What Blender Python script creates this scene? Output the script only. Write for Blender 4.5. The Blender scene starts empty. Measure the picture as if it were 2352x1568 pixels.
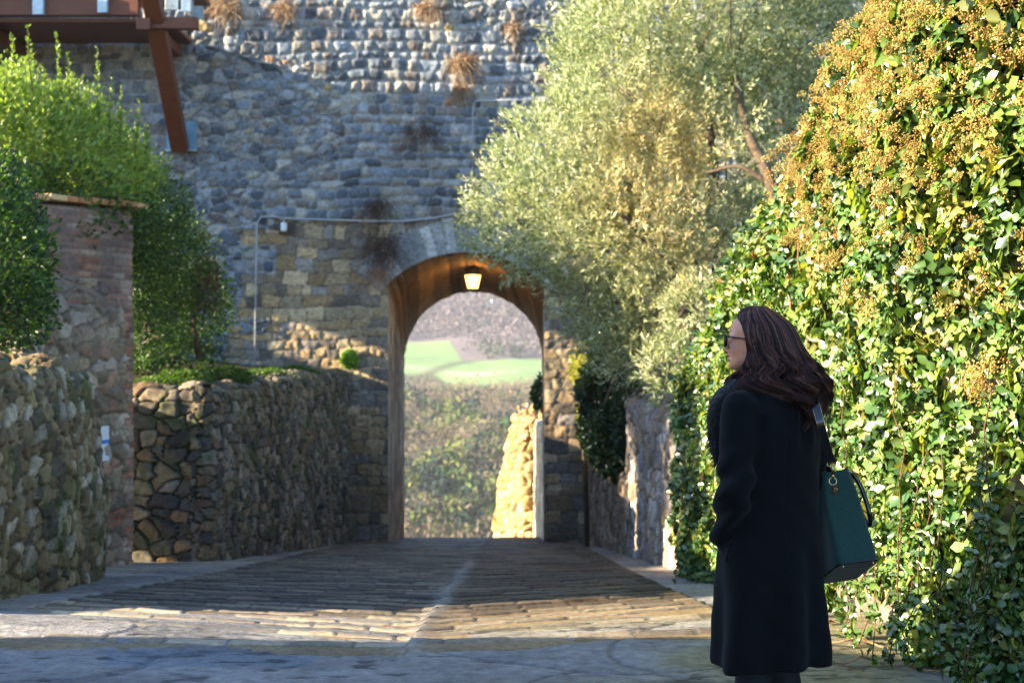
import bpy, math, random
import numpy as np
from mathutils import Vector
random.seed(7); RNG=np.random.default_rng(11)
SC=bpy.context.scene; COL=SC.collection
CAMZ=1.54; F=3267.0; SUN=np.array([1,.22,-.31])
def P(X,Y,d): return np.array([(X-1176)/F*d, d, CAMZ-(Y-784)/F*d])   # photo point at a depth -> place in the world
# ------------------------------------------------------------------ noise
def h3(i,j,k,s=0):
    n=(i.astype(np.int64)*374761393+j.astype(np.int64)*668265263+k.astype(np.int64)*2147483647*3+s*1274126177)&0xffffffff
    n=((n^(n>>13))*1274126177)&0xffffffff; n=((n^(n>>16))*2246822519)&0xffffffff; n=n^(n>>15)
    return (n&0xffffff)/float(0xffffff)
def vn(x,y,z=None,s=0):
    x=np.asarray(x,float); y=np.asarray(y,float)+0*x; z=np.zeros_like(x) if z is None else np.asarray(z,float)+0*x
    xi,yi,zi=np.floor(x),np.floor(y),np.floor(z); fx,fy,fz=x-xi,y-yi,z-zi
    fx,fy,fz=[f*f*(3-2*f) for f in (fx,fy,fz)]; r=0
    for a in (0,1):
        for b in (0,1):
            for c in (0,1):
                w=(fx if a else 1-fx)*(fy if b else 1-fy)*(fz if c else 1-fz)
                r=r+w*h3(xi+a,yi+b,zi+c,s)
    return r*2-1
def fbm(x,y,z=None,s=0,o=3):
    r=0;a=1.0;t=0
    for k in range(o):
        q=2**k; r=r+a*vn(x*q,y*q,None if z is None else z*q,s+k*17); t+=a; a*=.5
    return r/t
def sst(a,b,x):
    t=np.clip((x-a)/(b-a),0,1); return t*t*(3-2*t)
def lerp(a,b,t): return a+(b-a)*t
# ------------------------------------------------------------------ mesh helpers
def mk(name,V,Fc,mat=None,parent=None,col=None,smooth=True):
    """one mesh object from numpy verts and faces (list of arrays allowed, each (M,k))"""
    me=bpy.data.meshes.new(name); V=np.asarray(V,np.float32)
    if not isinstance(Fc,list): Fc=[Fc]
    Fc=[np.asarray(f,np.int32) for f in Fc if len(f)]
    me.vertices.add(len(V)); me.vertices.foreach_set('co',V.ravel())
    loops=np.concatenate([f.ravel() for f in Fc]); tot=np.concatenate([np.full(len(f),f.shape[1],np.int32) for f in Fc])
    st=np.concatenate([[0],np.cumsum(tot)[:-1]]).astype(np.int32)
    me.loops.add(len(loops)); me.loops.foreach_set('vertex_index',loops)
    me.polygons.add(len(tot)); me.polygons.foreach_set('loop_start',st); me.polygons.foreach_set('loop_total',tot)
    me.polygons.foreach_set('use_smooth',np.full(len(tot),smooth))
    me.update(calc_edges=True)
    if col is not None:
        c=np.ones((len(V),4),np.float32); c[:,:3]=np.clip(col,0,1)
        a=me.color_attributes.new('Col','FLOAT_COLOR','POINT'); a.data.foreach_set('color',c.ravel())
    if mat: me.materials.append(mat)
    o=bpy.data.objects.new(name,me); COL.objects.link(o)
    if parent: o.parent=parent
    return o
def empty(name,loc=(0,0,0)):
    o=bpy.data.objects.new(name,None); COL.objects.link(o); o.location=[float(v) for v in loc]; return o
def tag(o,label=None,cat=None,group=None,kind=None):
    if label:o['label']=label
    if cat:o['category']=cat
    if group:o['group']=group
    if kind:o['kind']=kind
    return o
def adopt(o,parent):
    """parent a mesh written in world coordinates under an empty that stands at its own base"""
    o.parent=parent; v=np.empty(len(o.data.vertices)*3,np.float32); o.data.vertices.foreach_get('co',v)
    v=v.reshape(-1,3)-np.array(parent.location,np.float32); o.data.vertices.foreach_set('co',v.ravel()); o.data.update(); return o
class MB:
    def __init__(s): s.v=[];s.f={};s.c=[];s.n=0
    def add(s,V,Fc,c=(1,1,1)):
        V=np.asarray(V,float); s.v.append(V); s.c.append(np.broadcast_to(np.asarray(c,float),V.shape).copy())
        if isinstance(Fc,list) and not isinstance(Fc[0],np.ndarray): 
            by={}
            for q in Fc: by.setdefault(len(q),[]).append(q)
            Fc=[np.array(q) for q in by.values()]
        for f in (Fc if isinstance(Fc,list) else [Fc]):
            f=np.asarray(f,int); s.f.setdefault(f.shape[1],[]).append(f+s.n)
        s.n+=len(V)
    def box(s,c,h,R=None,col=(1,1,1),bev=.006):
        c=np.array(c,float);h=np.array(h,float); b=min(bev,min(h)*.4)
        vs=[];idx={}
        for sx in(-1,1):
            for sy in(-1,1):
                for sz in(-1,1):
                    for ax in range(3):
                        q=np.array([sx,sy,sz])*(h-b); q[ax]=[sx,sy,sz][ax]*h[ax]; idx[(sx,sy,sz,ax)]=len(vs); vs.append(q)
        q4=[];t3=[]
        for ax in range(3):
            o=[a for a in range(3) if a!=ax]
            for sg in(-1,1):
                r=[]
                for (p,q) in((-1,-1),(1,-1),(1,1),(-1,1)):
                    k=[0,0,0];k[ax]=sg;k[o[0]]=p;k[o[1]]=q;r.append(idx[(*k,ax)])
                if (sg<0)^(ax==1): r=r[::-1]
                q4.append(r)
            for p in(-1,1):
                for q in(-1,1):   # edge bevel along ax
                    k0=[0,0,0];k1=[0,0,0];k0[ax]=-1;k1[ax]=1
                    for k in(k0,k1):k[o[0]]=p;k[o[1]]=q
                    r=[idx[(*k0,o[0])],idx[(*k1,o[0])],idx[(*k1,o[1])],idx[(*k0,o[1])]]
                    q4.append(r)
        for sx in(-1,1):
            for sy in(-1,1):
                for sz in(-1,1): t3.append([idx[(sx,sy,sz,a)] for a in range(3)])
        V=np.array(vs)
        if R is not None: V=V@np.array(R).T
        s.add(V+c,[np.array(q4),np.array(t3)],col)
    def tube(s,pts,rad,n=8,col=(1,1,1),cap=True):
        pts=np.asarray(pts,float); m=len(pts); rad=np.broadcast_to(np.asarray(rad,float),(m,))
        T=np.gradient(pts,axis=0); T/=np.linalg.norm(T,axis=1)[:,None]+1e-9
        up=np.array([0,0,1.]) if abs(T[0][2])<.9 else np.array([1.,0,0])
        A=np.cross(T[0],up);A/=np.linalg.norm(A); V=[]
        for i in range(m):
            A=A-T[i]*A.dot(T[i]);A/=np.linalg.norm(A)+1e-9;B=np.cross(T[i],A)
            a=np.arange(n)*2*np.pi/n
            V.append(pts[i]+rad[i]*(np.cos(a)[:,None]*A+np.sin(a)[:,None]*B))
        V=np.concatenate(V); f=[]
        for i in range(m-1):
            for j in range(n):
                k=(j+1)%n; f.append([i*n+j,i*n+k,(i+1)*n+k,(i+1)*n+j])
        fl=[np.array(f)]
        if cap: fl.append(np.array([list(range(n))[::-1],list(range((m-1)*n,m*n))]))
        s.add(V,fl,col)
    def ball(s,c,r,n=10,m=7,col=(1,1,1),nz=0,seed=0):
        th=np.linspace(0,np.pi,m); ph=np.arange(n)*2*np.pi/n
        TT,PP=np.meshgrid(th,ph,indexing='ij'); V=np.stack([np.sin(TT)*np.cos(PP),np.sin(TT)*np.sin(PP),np.cos(TT)],-1).reshape(-1,3)
        if nz: V=V*(1+nz*vn(V[:,0]*1.7+seed,V[:,1]*1.7,V[:,2]*1.7,seed)[:,None])
        f=[[i*n+j,(i+1)*n+j,(i+1)*n+(j+1)%n,i*n+(j+1)%n] for i in range(m-1) for j in range(n)]
        s.add(V*np.array(r)+np.array(c),np.array(f),col)
    def lathe(s,c,prof,n=16,col=(1,1,1)):
        a=np.arange(n)*2*np.pi/n; V=np.concatenate([np.stack([r*np.cos(a),r*np.sin(a),np.full(n,z)],-1) for r,z in prof])
        f=[[i*n+j,i*n+(j+1)%n,(i+1)*n+(j+1)%n,(i+1)*n+j] for i in range(len(prof)-1) for j in range(n)]
        s.add(V+np.array(c),np.array(f),col)
    def build(s,name,mat,parent=None,smooth=False):
        return mk(name,np.concatenate(s.v),[np.concatenate(v) for v in s.f.values()],mat,parent,np.concatenate(s.c),smooth)
def gridfaces(nu,nv):
    i=np.arange(nu-1)[:,None]*nv+np.arange(nv-1)[None,:]; i=i.ravel()
    return np.stack([i,i+nv,i+nv+1,i+1],-1)
# ------------------------------------------------------------------ materials
def nodes(name):
    m=bpy.data.materials.new(name); m.use_nodes=True; nt=m.node_tree; return m,nt,nt.nodes['Principled BSDF'],nt.nodes['Material Output']
def N(nt,t,**k):
    n=nt.nodes.new(t)
    for a,b in k.items():
        if a in n.inputs: n.inputs[a].default_value=b
        else: setattr(n,a,b)
    return n
def stone_mat(name,rough=.9,nsc=14,bump=.5,bd=.012,var=.45,moss=0,spec=.25,mosscol=(.05,.075,.015,1)):
    m,nt,b,out=nodes(name); L=nt.links.new
    at=N(nt,'ShaderNodeAttribute',attribute_name='Col'); tc=N(nt,'ShaderNodeNewGeometry')
    n1=N(nt,'ShaderNodeTexNoise',Scale=nsc,Detail=8,Roughness=.65); L(tc.outputs['Position'],n1.inputs['Vector'])
    n2=N(nt,'ShaderNodeTexNoise',Scale=1.3,Detail=5); L(tc.outputs['Position'],n2.inputs['Vector'])
    mr=N(nt,'ShaderNodeMapRange'); L(n1.outputs['Fac'],mr.inputs[0]); mr.inputs[1].default_value=.25; mr.inputs[2].default_value=.75; mr.inputs[3].default_value=1-var; mr.inputs[4].default_value=1+var
    mr2=N(nt,'ShaderNodeMapRange'); L(n2.outputs['Fac'],mr2.inputs[0]); mr2.inputs[1].default_value=.3; mr2.inputs[2].default_value=.7; mr2.inputs[3].default_value=.75; mr2.inputs[4].default_value=1.2
    mu=N(nt,'ShaderNodeMath',operation='MULTIPLY'); L(mr.outputs[0],mu.inputs[0]); L(mr2.outputs[0],mu.inputs[1])
    vm=N(nt,'ShaderNodeVectorMath',operation='SCALE'); L(at.outputs['Color'],vm.inputs[0]); L(mu.outputs[0],vm.inputs['Scale'])
    src=vm.outputs[0]
    if moss:
        n3=N(nt,'ShaderNodeTexNoise',Scale=2.6,Detail=7,Roughness=.7); L(tc.outputs['Position'],n3.inputs['Vector'])
        m3=N(nt,'ShaderNodeMapRange'); L(n3.outputs['Fac'],m3.inputs[0]); m3.inputs[1].default_value=.62-moss*.25; m3.inputs[2].default_value=.72-moss*.15; m3.inputs[4].default_value=.75
        mx=N(nt,'ShaderNodeMix',data_type='RGBA'); L(m3.outputs[0],mx.inputs[0]); L(src,mx.inputs[6]); mx.inputs[7].default_value=mosscol; src=mx.outputs[2]
    L(src,b.inputs['Base Color']); b.inputs['Roughness'].default_value=rough; b.inputs['Specular IOR Level'].default_value=spec
    bp=N(nt,'ShaderNodeBump',Strength=bump,Distance=bd); L(n1.outputs['Fac'],bp.inputs['Height']); L(bp.outputs[0],b.inputs['Normal'])
    return m
def leaf_mat(name,rough=.45,trans=.35,spec=.5,tcol=(.9,1.0,.35)):
    m,nt,b,out=nodes(name); L=nt.links.new
    at=N(nt,'ShaderNodeAttribute',attribute_name='Col'); L(at.outputs['Color'],b.inputs['Base Color'])
    b.inputs['Roughness'].default_value=rough; b.inputs['Specular IOR Level'].default_value=spec
    t=N(nt,'ShaderNodeBsdfTranslucent'); vm=N(nt,'ShaderNodeVectorMath',operation='MULTIPLY'); L(at.outputs['Color'],vm.inputs[0]); vm.inputs[1].default_value=[c*1.6 for c in tcol]; L(vm.outputs[0],t.inputs[0])
    mx=N(nt,'ShaderNodeMixShader'); mx.inputs[0].default_value=trans; L(b.outputs[0],mx.inputs[1]); L(t.outputs[0],mx.inputs[2]); L(mx.outputs[0],out.inputs[0]); return m
def plain(name,col,rough=.5,metal=0,nsc=30,var=.12,bump=.15,bd=.002,spec=.5,stretch=None,attr=False,coat=0,sheen=0):
    m,nt,b,out=nodes(name); L=nt.links.new
    tc=N(nt,'ShaderNodeTexCoord'); mp=N(nt,'ShaderNodeMapping'); L(tc.outputs['Object'],mp.inputs[0])
    if stretch: mp.inputs['Scale'].default_value=stretch
    n1=N(nt,'ShaderNodeTexNoise',Scale=nsc,Detail=6,Roughness=.6); L(mp.outputs[0],n1.inputs['Vector'])
    mr=N(nt,'ShaderNodeMapRange'); L(n1.outputs['Fac'],mr.inputs[0]); mr.inputs[1].default_value=.25; mr.inputs[2].default_value=.75; mr.inputs[3].default_value=1-var; mr.inputs[4].default_value=1+var
    vm=N(nt,'ShaderNodeVectorMath',operation='SCALE'); L(mr.outputs[0],vm.inputs['Scale'])
    if attr:
        at=N(nt,'ShaderNodeAttribute',attribute_name='Col'); L(at.outputs['Color'],vm.inputs[0])
    else: vm.inputs[0].default_value=col
    L(vm.outputs[0],b.inputs['Base Color'])
    bp=N(nt,'ShaderNodeBump',Strength=bump,Distance=bd); L(n1.outputs['Fac'],bp.inputs['Height']); L(bp.outputs[0],b.inputs['Normal'])
    b.inputs['Roughness'].default_value=rough; b.inputs['Metallic'].default_value=metal; b.inputs['Specular IOR Level'].default_value=spec
    b.inputs['Coat Weight'].default_value=coat; b.inputs['Sheen Weight'].default_value=sheen
    return m
M=dict(
 wall=stone_mat('gate_stone',bump=.8,bd=.02,nsc=16,var=.5),
 rubble=stone_mat('mossy_rubble',bump=.7,bd=.015,moss=.52,var=.5),
 rubble2=stone_mat('dry_rubble',bump=.7,bd=.015,moss=.12,var=.4),
 brick=stone_mat('old_brick',bump=.5,bd=.01,moss=.1,var=.35),
 vault=stone_mat('vault_stone',bump=.5,bd=.02,var=.35,nsc=8),
 steps=stone_mat('worn_step_stone',rough=.6,bump=.6,bd=.008,nsc=22,var=.5,spec=.3),
 slab=stone_mat('worn_slab_stone',rough=.6,bump=1,bd=.02,nsc=13,var=.5,spec=.4),
 terrain=stone_mat('meadow_and_earth',bump=.3,bd=.2,nsc=.15,var=.12),
 leaf=leaf_mat('shrub_leaf',.4,.35), olive=leaf_mat('olive_leaf',.5,.22,.45,(.9,1,.5)),
 ivy=leaf_mat('ivy_leaf',.3,.28,1.0,(1.1,1.0,.3)), far=leaf_mat('distant_foliage',.9,.1,.1), dry=leaf_mat('dry_stalk',.8,.3,.2,(1,.8,.5)),
 bark=stone_mat('bark',bump=1,bd=.02,nsc=25,var=.5),
 timber=plain('red_brown_timber',(.13,.036,.012),.55,nsc=6,var=.35,bump=.3,bd=.004,stretch=(1,1,14)),
 steel=plain('galvanised_steel',(.42,.5,.55),.42,.7,nsc=12,var=.25),
 plate=plain('blue_grey_plate',(.16,.3,.42),.5,.3,nsc=8,var=.25),
 conduit=plain('pale_conduit',(.42,.44,.46),.5),
 black=plain('black_paint',(.012,.012,.013),.4), white=plain('white_plastic',(.75,.77,.8),.4),
)
# ------------------------------------------------------------------ stone patterns
def pal(ids,cols,s=0):
    cols=np.array(cols); r=h3(ids,ids*0+5,ids*0+9,s); k=np.minimum((r*len(cols)).astype(int),len(cols)-1)
    c=cols[k]; g=.7+.6*h3(ids,ids*0+1,ids*0+2,s+3); return c*g[:,None]
def voron(u,v,sx,sz,s,round_=.34):
    wu=u+.35*sx*fbm(u/sx*1.1,v/sz*1.1,None,s+9,2); wv=v+.3*sz*fbm(u/sx*1.1+40,v/sz*1.1,None,s+12,2)
    p,q=wu/sx,wv/sz; ip,iq=np.floor(p),np.floor(q)
    F1=np.full(u.shape,9.);F2=F1.copy();ID=np.zeros(u.shape,np.int64);DX=F1*0;DZ=F1*0
    for a in(-1,0,1):
        for b in(-1,0,1):
            ci,cj=ip+a,iq+b; k=ci*0
            X=ci+.12+.76*h3(ci,cj,k,s); Z=cj+.12+.76*h3(ci,cj,k+1,s)
            w=.75+.5*h3(ci,cj,k+2,s); dx,dz=(p-X),(q-Z)
            d=(np.abs(dx)**2.6+np.abs(dz)**2.6)**(1/2.6)/w
            idn=(ci*7919+cj*104729).astype(np.int64)
            m=d<F1; F2=np.where(m,F1,np.minimum(F2,d)); ID=np.where(m,idn,ID); DX=np.where(m,dx,DX);DZ=np.where(m,dz,DZ); F1=np.where(m,d,F1)
    e=F2-F1; h=np.sqrt(sst(.03,round_,e))
    t1=h3(ID,ID*0,ID*0+4,s)-.5; t2=h3(ID,ID*0,ID*0+5,s)-.5; amp=.55+.6*h3(ID,ID*0,ID*0+6,s)
    return h*(amp+t1*DX*.9+t2*DZ*.9),ID,sst(.02,.12,e)
def rub(u,v,sx,sz,s,flat=.2):
    h,ID,mm=voron(u,v,sx,sz,s,flat); h2,I2,m2=voron(u,v,sx*.42,sz*.42,s+40,flat*1.2)
    gap=(h<.55); lo=h<.16; ang_=.26*fbm(u*8,v*8,None,s+5,3)+.1*np.abs(fbm(u*17,v*17,None,s+6,2))
    hh=np.where(gap&~lo,.30*h2+.1,h+ang_*sst(0,.4,h)); hh=np.where(gap&~lo,hh,np.maximum(hh,0)); return hh,np.where(gap&~lo,I2+55555,ID),np.where(gap&~lo,m2*.85,mm)
_rows={}
def course(u,v,rh,bw,s,rounding=.05,wob=.03):
    key=(rh,s)
    if key not in _rows:
        r=np.random.default_rng(s); hs=rh*(.72+.56*r.random(400)); _rows[key]=np.concatenate([[0],np.cumsum(hs)])-20*rh
    B=_rows[key]
    vv=v+wob*vn(u*1.1,v*.6,None,s)+wob*.35*vn(u*5,v*5,None,s+1); uu=u+wob*.6*vn(u*3+9,v*5,None,s+2)
    j=np.clip(np.searchsorted(B,vv)-1,0,398); lo,hi=B[j],B[j+1]; k=np.zeros_like(u)
    w=bw*(.7+.6*h3(j,k,k,s)); p=uu/w+13*h3(j,k+1,k,s); i0=np.floor(p)
    bf=lambda i: i+.55*(h3(i,j,k+3,s)-.5)
    i=np.where(p<bf(i0),i0-1,np.where(p>=bf(i0+1),i0+1,i0))
    a=(p-bf(i))*w; b=(bf(i+1)-p)*w; c=vv-lo; d=hi-vv
    du=np.minimum(a,b); dv=np.minimum(c,d)
    r=rounding; e=np.where((du<r)&(dv<r), r-np.sqrt((r-du)**2+(r-dv)**2), np.minimum(du,dv))
    ID=(i*7919+j*104729).astype(np.int64)
    h=np.sqrt(sst(.0,rounding,e)); amp=.5+.6*h3(ID,ID*0,ID*0+6,s)
    cu=(a-b)/(a+b+1e-6); cv=(c-d)/(c+d+1e-6)
    t1=h3(ID,ID*0,ID*0+4,s)-.5; t2=h3(ID,ID*0,ID*0+5,s)-.5
    return h*(amp+t1*cu*.5+t2*cv*.5),ID,sst(0,.018,e)
GREY=[(.15,.18,.22),(.2,.24,.29),(.27,.29,.32),(.09,.11,.14),(.32,.31,.28),(.18,.16,.15),(.13,.15,.18)]
TAN=[(.42,.3,.17),(.32,.25,.16),(.5,.38,.23),(.22,.18,.14),(.38,.26,.14),(.28,.25,.22),(.17,.14,.11)]
MOSSY=[(.23,.17,.09),(.3,.23,.14),(.14,.1,.055),(.25,.19,.1),(.38,.33,.25),(.19,.13,.07),(.1,.085,.06)]
def strip_wall(path,ztop,zbot,pat,depth,res,thick,name,mat,parent=None,seed=0,big=0.03,endcap=True):
    """a stone wall along a plan polyline: front face, top and a return at its ends, relief displaced outward"""
    path=np.array(path,float); seg=np.linalg.norm(np.diff(path,axis=0),axis=1); Lc=np.concatenate([[0],np.cumsum(seg)]); n=int(Lc[-1]/res)+1
    u=np.linspace(0,Lc[-1],n); px=np.interp(u,Lc,path[:,0]); py=np.interp(u,Lc,path[:,1])
    tx,ty=np.gradient(px),np.gradient(py); k=np.ones(5)/5
    tx=np.convolve(np.pad(tx,2,'edge'),k,'valid');ty=np.convolve(np.pad(ty,2,'edge'),k,'valid'); l=np.hypot(tx,ty); tx/=l;ty/=l
    nx,ny=ty,-tx     # outward: right-hand side of the path direction
    zt=np.array([ztop(a,b,c) for a,b,c in zip(px,py,u)]); zb=np.array([zbot(a,b) for a,b in zip(px,py)])
    H=float((zt-zb).max()); nv=int(H/res)+1; nt_=int(thick/res)+1; nb=max(3,int(.5/res/2))
    U=np.repeat(u[:,None],nv+nt_,1); t=np.linspace(0,1,nv)
    Z=np.concatenate([zb[:,None]+(zt-zb)[:,None]*t,np.repeat(zt[:,None],nt_,1)],1)
    back=np.concatenate([np.zeros(nv),np.linspace(0,thick,nt_+1)[1:]])
    W=Z+back[None,:]
    h,ID,mm=pat(U.ravel(),W.ravel()); sh=U.shape; h=h.reshape(sh)
    disp=depth*h+big*fbm(U*1.3,W*1.3,None,seed+77,2)
    fr=np.concatenate([np.ones(nv),np.zeros(nt_)]); ang=np.clip((back/ .12),0,1); fr=1-ang
    rnd=.05*np.sin(np.clip(back/.2,0,1)*np.pi/2)     # soften the arris
    edge=np.minimum((zt[:,None]-Z),.12)/.12; edge=np.clip(edge,0,1); inset=.05*(1-edge)**2
    dn=disp*fr[None,:]-inset; X=px[:,None]-nx[:,None]*back+nx[:,None]*dn; Y=py[:,None]-ny[:,None]*back+ny[:,None]*dn
    Z=Z+disp*(1-fr[None,:])-.0*rnd
    V=np.stack([X,Y,Z],-1).reshape(-1,3); Fc=gridfaces(*sh)
    Vs=[V];Fs=[Fc];Cs=[None]; off=len(V)
    c=pat.color(ID,mm,U.ravel(),W.ravel()); Cs=[c]
    # plain back and ends
    A=V.reshape(sh+(3,))
    bt=A[:,-1]; bb=bt.copy(); bb[:,2]=zb; nV=np.concatenate([bt,bb]); nn=sh[0]; i=np.arange(nn-1)
    Fs.append(np.stack([i,i+1,i+1+nn,i+nn],-1)+off); Vs.append(nV); Cs.append(np.tile(c.mean(0),(len(nV),1))); off+=len(nV)
    if endcap:
        for e in(0,-1):
            prof=A[e]; cen=prof.copy(); m=8
            bx=px[e]-nx[e]*thick; by=py[e]-ny[e]*thick; base=np.array([bx,by,0])
            rows=[]
            for q in range(m+1):
                s_=q/m; r=prof.copy(); r[:,0]=lerp(prof[:,0],bx,s_); r[:,1]=lerp(prof[:,1],by,s_)
                sgn=(1 if e==-1 else -1); bul=np.sin(s_*np.pi)*(.04+.05*vn(prof[:,2]*4,np.full(len(prof),s_*3.),None,seed+5))
                r[:,0]+=tx[e]*bul*sgn; r[:,1]+=ty[e]*bul*sgn; rows.append(r)
            R_=np.array(rows); Vs.append(R_.reshape(-1,3)); Fs.append(gridfaces(m+1,len(prof))+off); Cs.append(np.tile(c.reshape(sh+(3,))[e],(m+1,1))); off+=R_.shape[0]*R_.shape[1]
    return mk(name,np.concatenate(Vs),[np.concatenate(Fs)],mat,parent,np.concatenate(Cs))
class Pat:
    def __init__(s,fn,cols,mortar,seed,mossb=0): s.fn=fn;s.cols=cols;s.mortar=np.array(mortar);s.seed=seed
    def __call__(s,u,v): return s.fn(u,v)
    def color(s,ID,mm,u,v):
        c=pal(ID,s.cols,s.seed); return lerp(s.mortar[None,:],c,mm[:,None])
# ------------------------------------------------------------------ ground shape
SP=-.52
def tilt(x,d):
    f=np.interp(d,[8,11,16,27],[1,.6,.25,.1]); return np.where(x<SP,.27*(SP-x),.42*np.minimum(x-SP,2.0))*f
def R(d): return np.where(d<7.18,0,-.115*(d-7.18))
def RZ(x,d): return R(d-tilt(x,d)*sst(6.4,8.0,d))
def ground_z(x,d): return float(RZ(np.array(x,float),np.array(d,float)))
prof_d=[-60,7.2,36,60,120,250,300,400,500,600,700,760,830,950,1100,1350,1700,2600]
prof_z=[0,0,-3.27,-12,-27,-44,-38,-26.5,-21,-15.5,-7,.5,9,28,55,90,115,120]
def terr(x,y):
    z=np.interp(y,prof_d,prof_z)-.08*(y<38); q=sst(60,300,y)
    return z+q*(2.5*fbm(x/60,y/60,None,3,3)+.02*x*sst(500,900,y)*-1)
# terrain: one sheet out to the far hills
xs=np.concatenate([-np.geomspace(900,60,34),np.linspace(-58,58,90),np.geomspace(60,900,34)]); ys=np.concatenate([np.linspace(-60,38,30),np.geomspace(40,1900,310)])
Xg,Yg=np.meshgrid(xs,ys,indexing='ij'); Zg=terr(Xg,Yg)-.06*(Yg<38); 
Yy=784+F*(CAMZ-Zg)/np.maximum(Yg,1); Xx=1176+F*Xg/np.maximum(Yg,1)
c=np.zeros(Xg.shape+(3,))+np.array([.13,.1,.06])
n1=fbm(Xg/25,Yg/25,None,8,3)
c=np.where((Yg>300)[...,None],lerp(np.array([.12,.1,.06]),np.array([.09,.11,.04]),(n1*.5+.5)[...,None]),c)
# two green meadows, a track between them, brown woods above
line=1300+0*Yg
fy=Yg+.35*Xg+12*fbm(Xg/30,Yg/30,None,5,2)
rt=sst(-36,-22,Xg); mlo=lerp(628,575,rt)+8*fbm(Xg/14,Yg/30,None,5,2); mhi=lerp(768,702,rt)+.5*Xg*rt; mead=sst(-5,5,Yg-mlo)*(1-sst(-4,4,Yg-mhi))*(1-.8*np.exp(-((Xg+29-.25*(Yg-660))/4)**2))
track=np.exp(-((fy-625-10*np.sin(Xg/9))/6)**2)*(Xg<4)
c=lerp(c,np.array([.25,.38,.13])*(1+.15*n1)[...,None],mead[...,None]); c=lerp(c,np.array([.4,.33,.27]),(track*mead)[...,None])
c=lerp(c,np.array([.24,.19,.18]),sst(-2,6,Yg-mhi)[...,None])
terrain=mk('terrain',np.stack([Xg,Yg,Zg],-1).reshape(-1,3),gridfaces(*Xg.shape),M['terrain'],None,c.reshape(-1,3)); tag(terrain,kind='structure')
# foreground slabs and side margins
def sheet(name,xr,dr,nx,nd,zoff,pat,mat,disp=.006,skip=None):
    x=np.linspace(*xr,nx); d=np.linspace(*dr,nd); X,Y=np.meshgrid(x,d,indexing='ij')
    h,ID,mm=pat(X.ravel(),Y.ravel()); Z=RZ(X,Y)+zoff+disp*h.reshape(X.shape)+.012*fbm(X*.9,Y*.9,None,31,3)
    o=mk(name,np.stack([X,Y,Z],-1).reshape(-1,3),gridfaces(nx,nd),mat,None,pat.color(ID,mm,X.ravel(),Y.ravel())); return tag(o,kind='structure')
def slabs(u,v):
    a=u+.25*v+.3*fbm(u*.8,v*.8,None,71,3)+.03*fbm(u*6,v*6,None,75,3); b=v-.1*u+.25*fbm(u*.8+7,v*.8,None,72,3)+.03*fbm(u*6,v*6,None,76,3)
    h,ID,mm=voron(a,b,1.35,.95,73,.06); mm=sst(.0,.2,h); g=fbm(u*1.5,v*1.5,None,90,3)
    pit=sst(.2,.42,fbm(u*7,v*16,None,91,4)-.25*sst(.1,-.3,fbm(u*.7,v*.7,None,95,2))); fine=fbm(u*18,v*26,None,92,3); PIT[0]=pit
    return .7*mm+.5*g-.5*pit+.25*fine,ID,mm
PIT=[None]
class SlabPat(Pat):
    def color(s,ID,mm,u,v):
        c=pal(ID,s.cols,s.seed); c=lerp(np.array([.24,.225,.21]),c,.55)*(1+.35*fbm(u*3,v*5,None,93,4))[:,None]
        st=sst(-.1,.5,fbm(u*.9,v*1.6,None,44,4)+.35*np.clip(u,-1,1.5)); c=lerp(c,np.array([.24,.2,.085]),.75*st[:,None])
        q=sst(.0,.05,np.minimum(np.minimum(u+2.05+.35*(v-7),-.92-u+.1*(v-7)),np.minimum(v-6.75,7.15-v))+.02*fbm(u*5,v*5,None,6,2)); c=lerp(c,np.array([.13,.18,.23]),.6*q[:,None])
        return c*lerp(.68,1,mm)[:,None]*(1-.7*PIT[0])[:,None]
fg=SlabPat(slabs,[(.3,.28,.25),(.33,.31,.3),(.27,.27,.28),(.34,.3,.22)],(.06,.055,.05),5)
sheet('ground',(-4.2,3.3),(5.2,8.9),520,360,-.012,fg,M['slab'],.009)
mg=Pat(lambda u,v:slabs(u*1.3,v),[(.25,.24,.23),(.22,.21,.2),(.28,.25,.21)],(.08,.07,.06),6)
sheet('path',(-9,-2.2),(8.8,27.2),230,600,-.035,mg,M['slab'],.02)
sheet('path',(.9,3.2),(8.8,27.2),90,600,-.035,mg,M['slab'],.02)
# stepped road
pitch=.42; s0=7.24; NS=58
sl=[7.0];kind=[0];ix=[-1]
svals=[];zi=[];kd=[]
for a in np.linspace(6.8,s0-.13,12): svals.append(a);zi.append(0);kd.append(0)
for i in range(NS):
    b=s0+i*pitch; z=-.0483*i
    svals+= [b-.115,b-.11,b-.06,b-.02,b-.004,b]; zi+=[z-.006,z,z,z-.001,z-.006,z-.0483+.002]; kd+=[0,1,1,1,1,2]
    for a in np.linspace(b+.02,b+pitch-.13,9): svals.append(a);zi.append(z-.0483);kd.append(0)
svals=np.array(svals);zi=np.array(zi);kd=np.array(kd)
xr=np.linspace(-3.15,1.32,300); S,X=np.meshgrid(svals,xr); ZI=np.broadcast_to(zi,S.shape); KD=np.broadcast_to(kd,S.shape)
step_i=np.floor((S-s0+.12)/pitch)
side=(X>SP)
jog=.025*vn(X*2.1,step_i*3.3,None,6)+.012*vn(X*9,step_i*3,None,7)+.03*(h3(step_i,side*1,step_i*0,3)-.5)
D_=S+tilt(X,S)*sst(6.4,8.0,S)+jog+.07*side
bid=np.floor(X/ .33+7*h3(step_i,side*1,step_i*0,8)); fx=X/.33+7*h3(step_i,side*1,step_i*0,8)-bid; joint=sst(0,.05,np.minimum(fx,1-fx))
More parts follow.
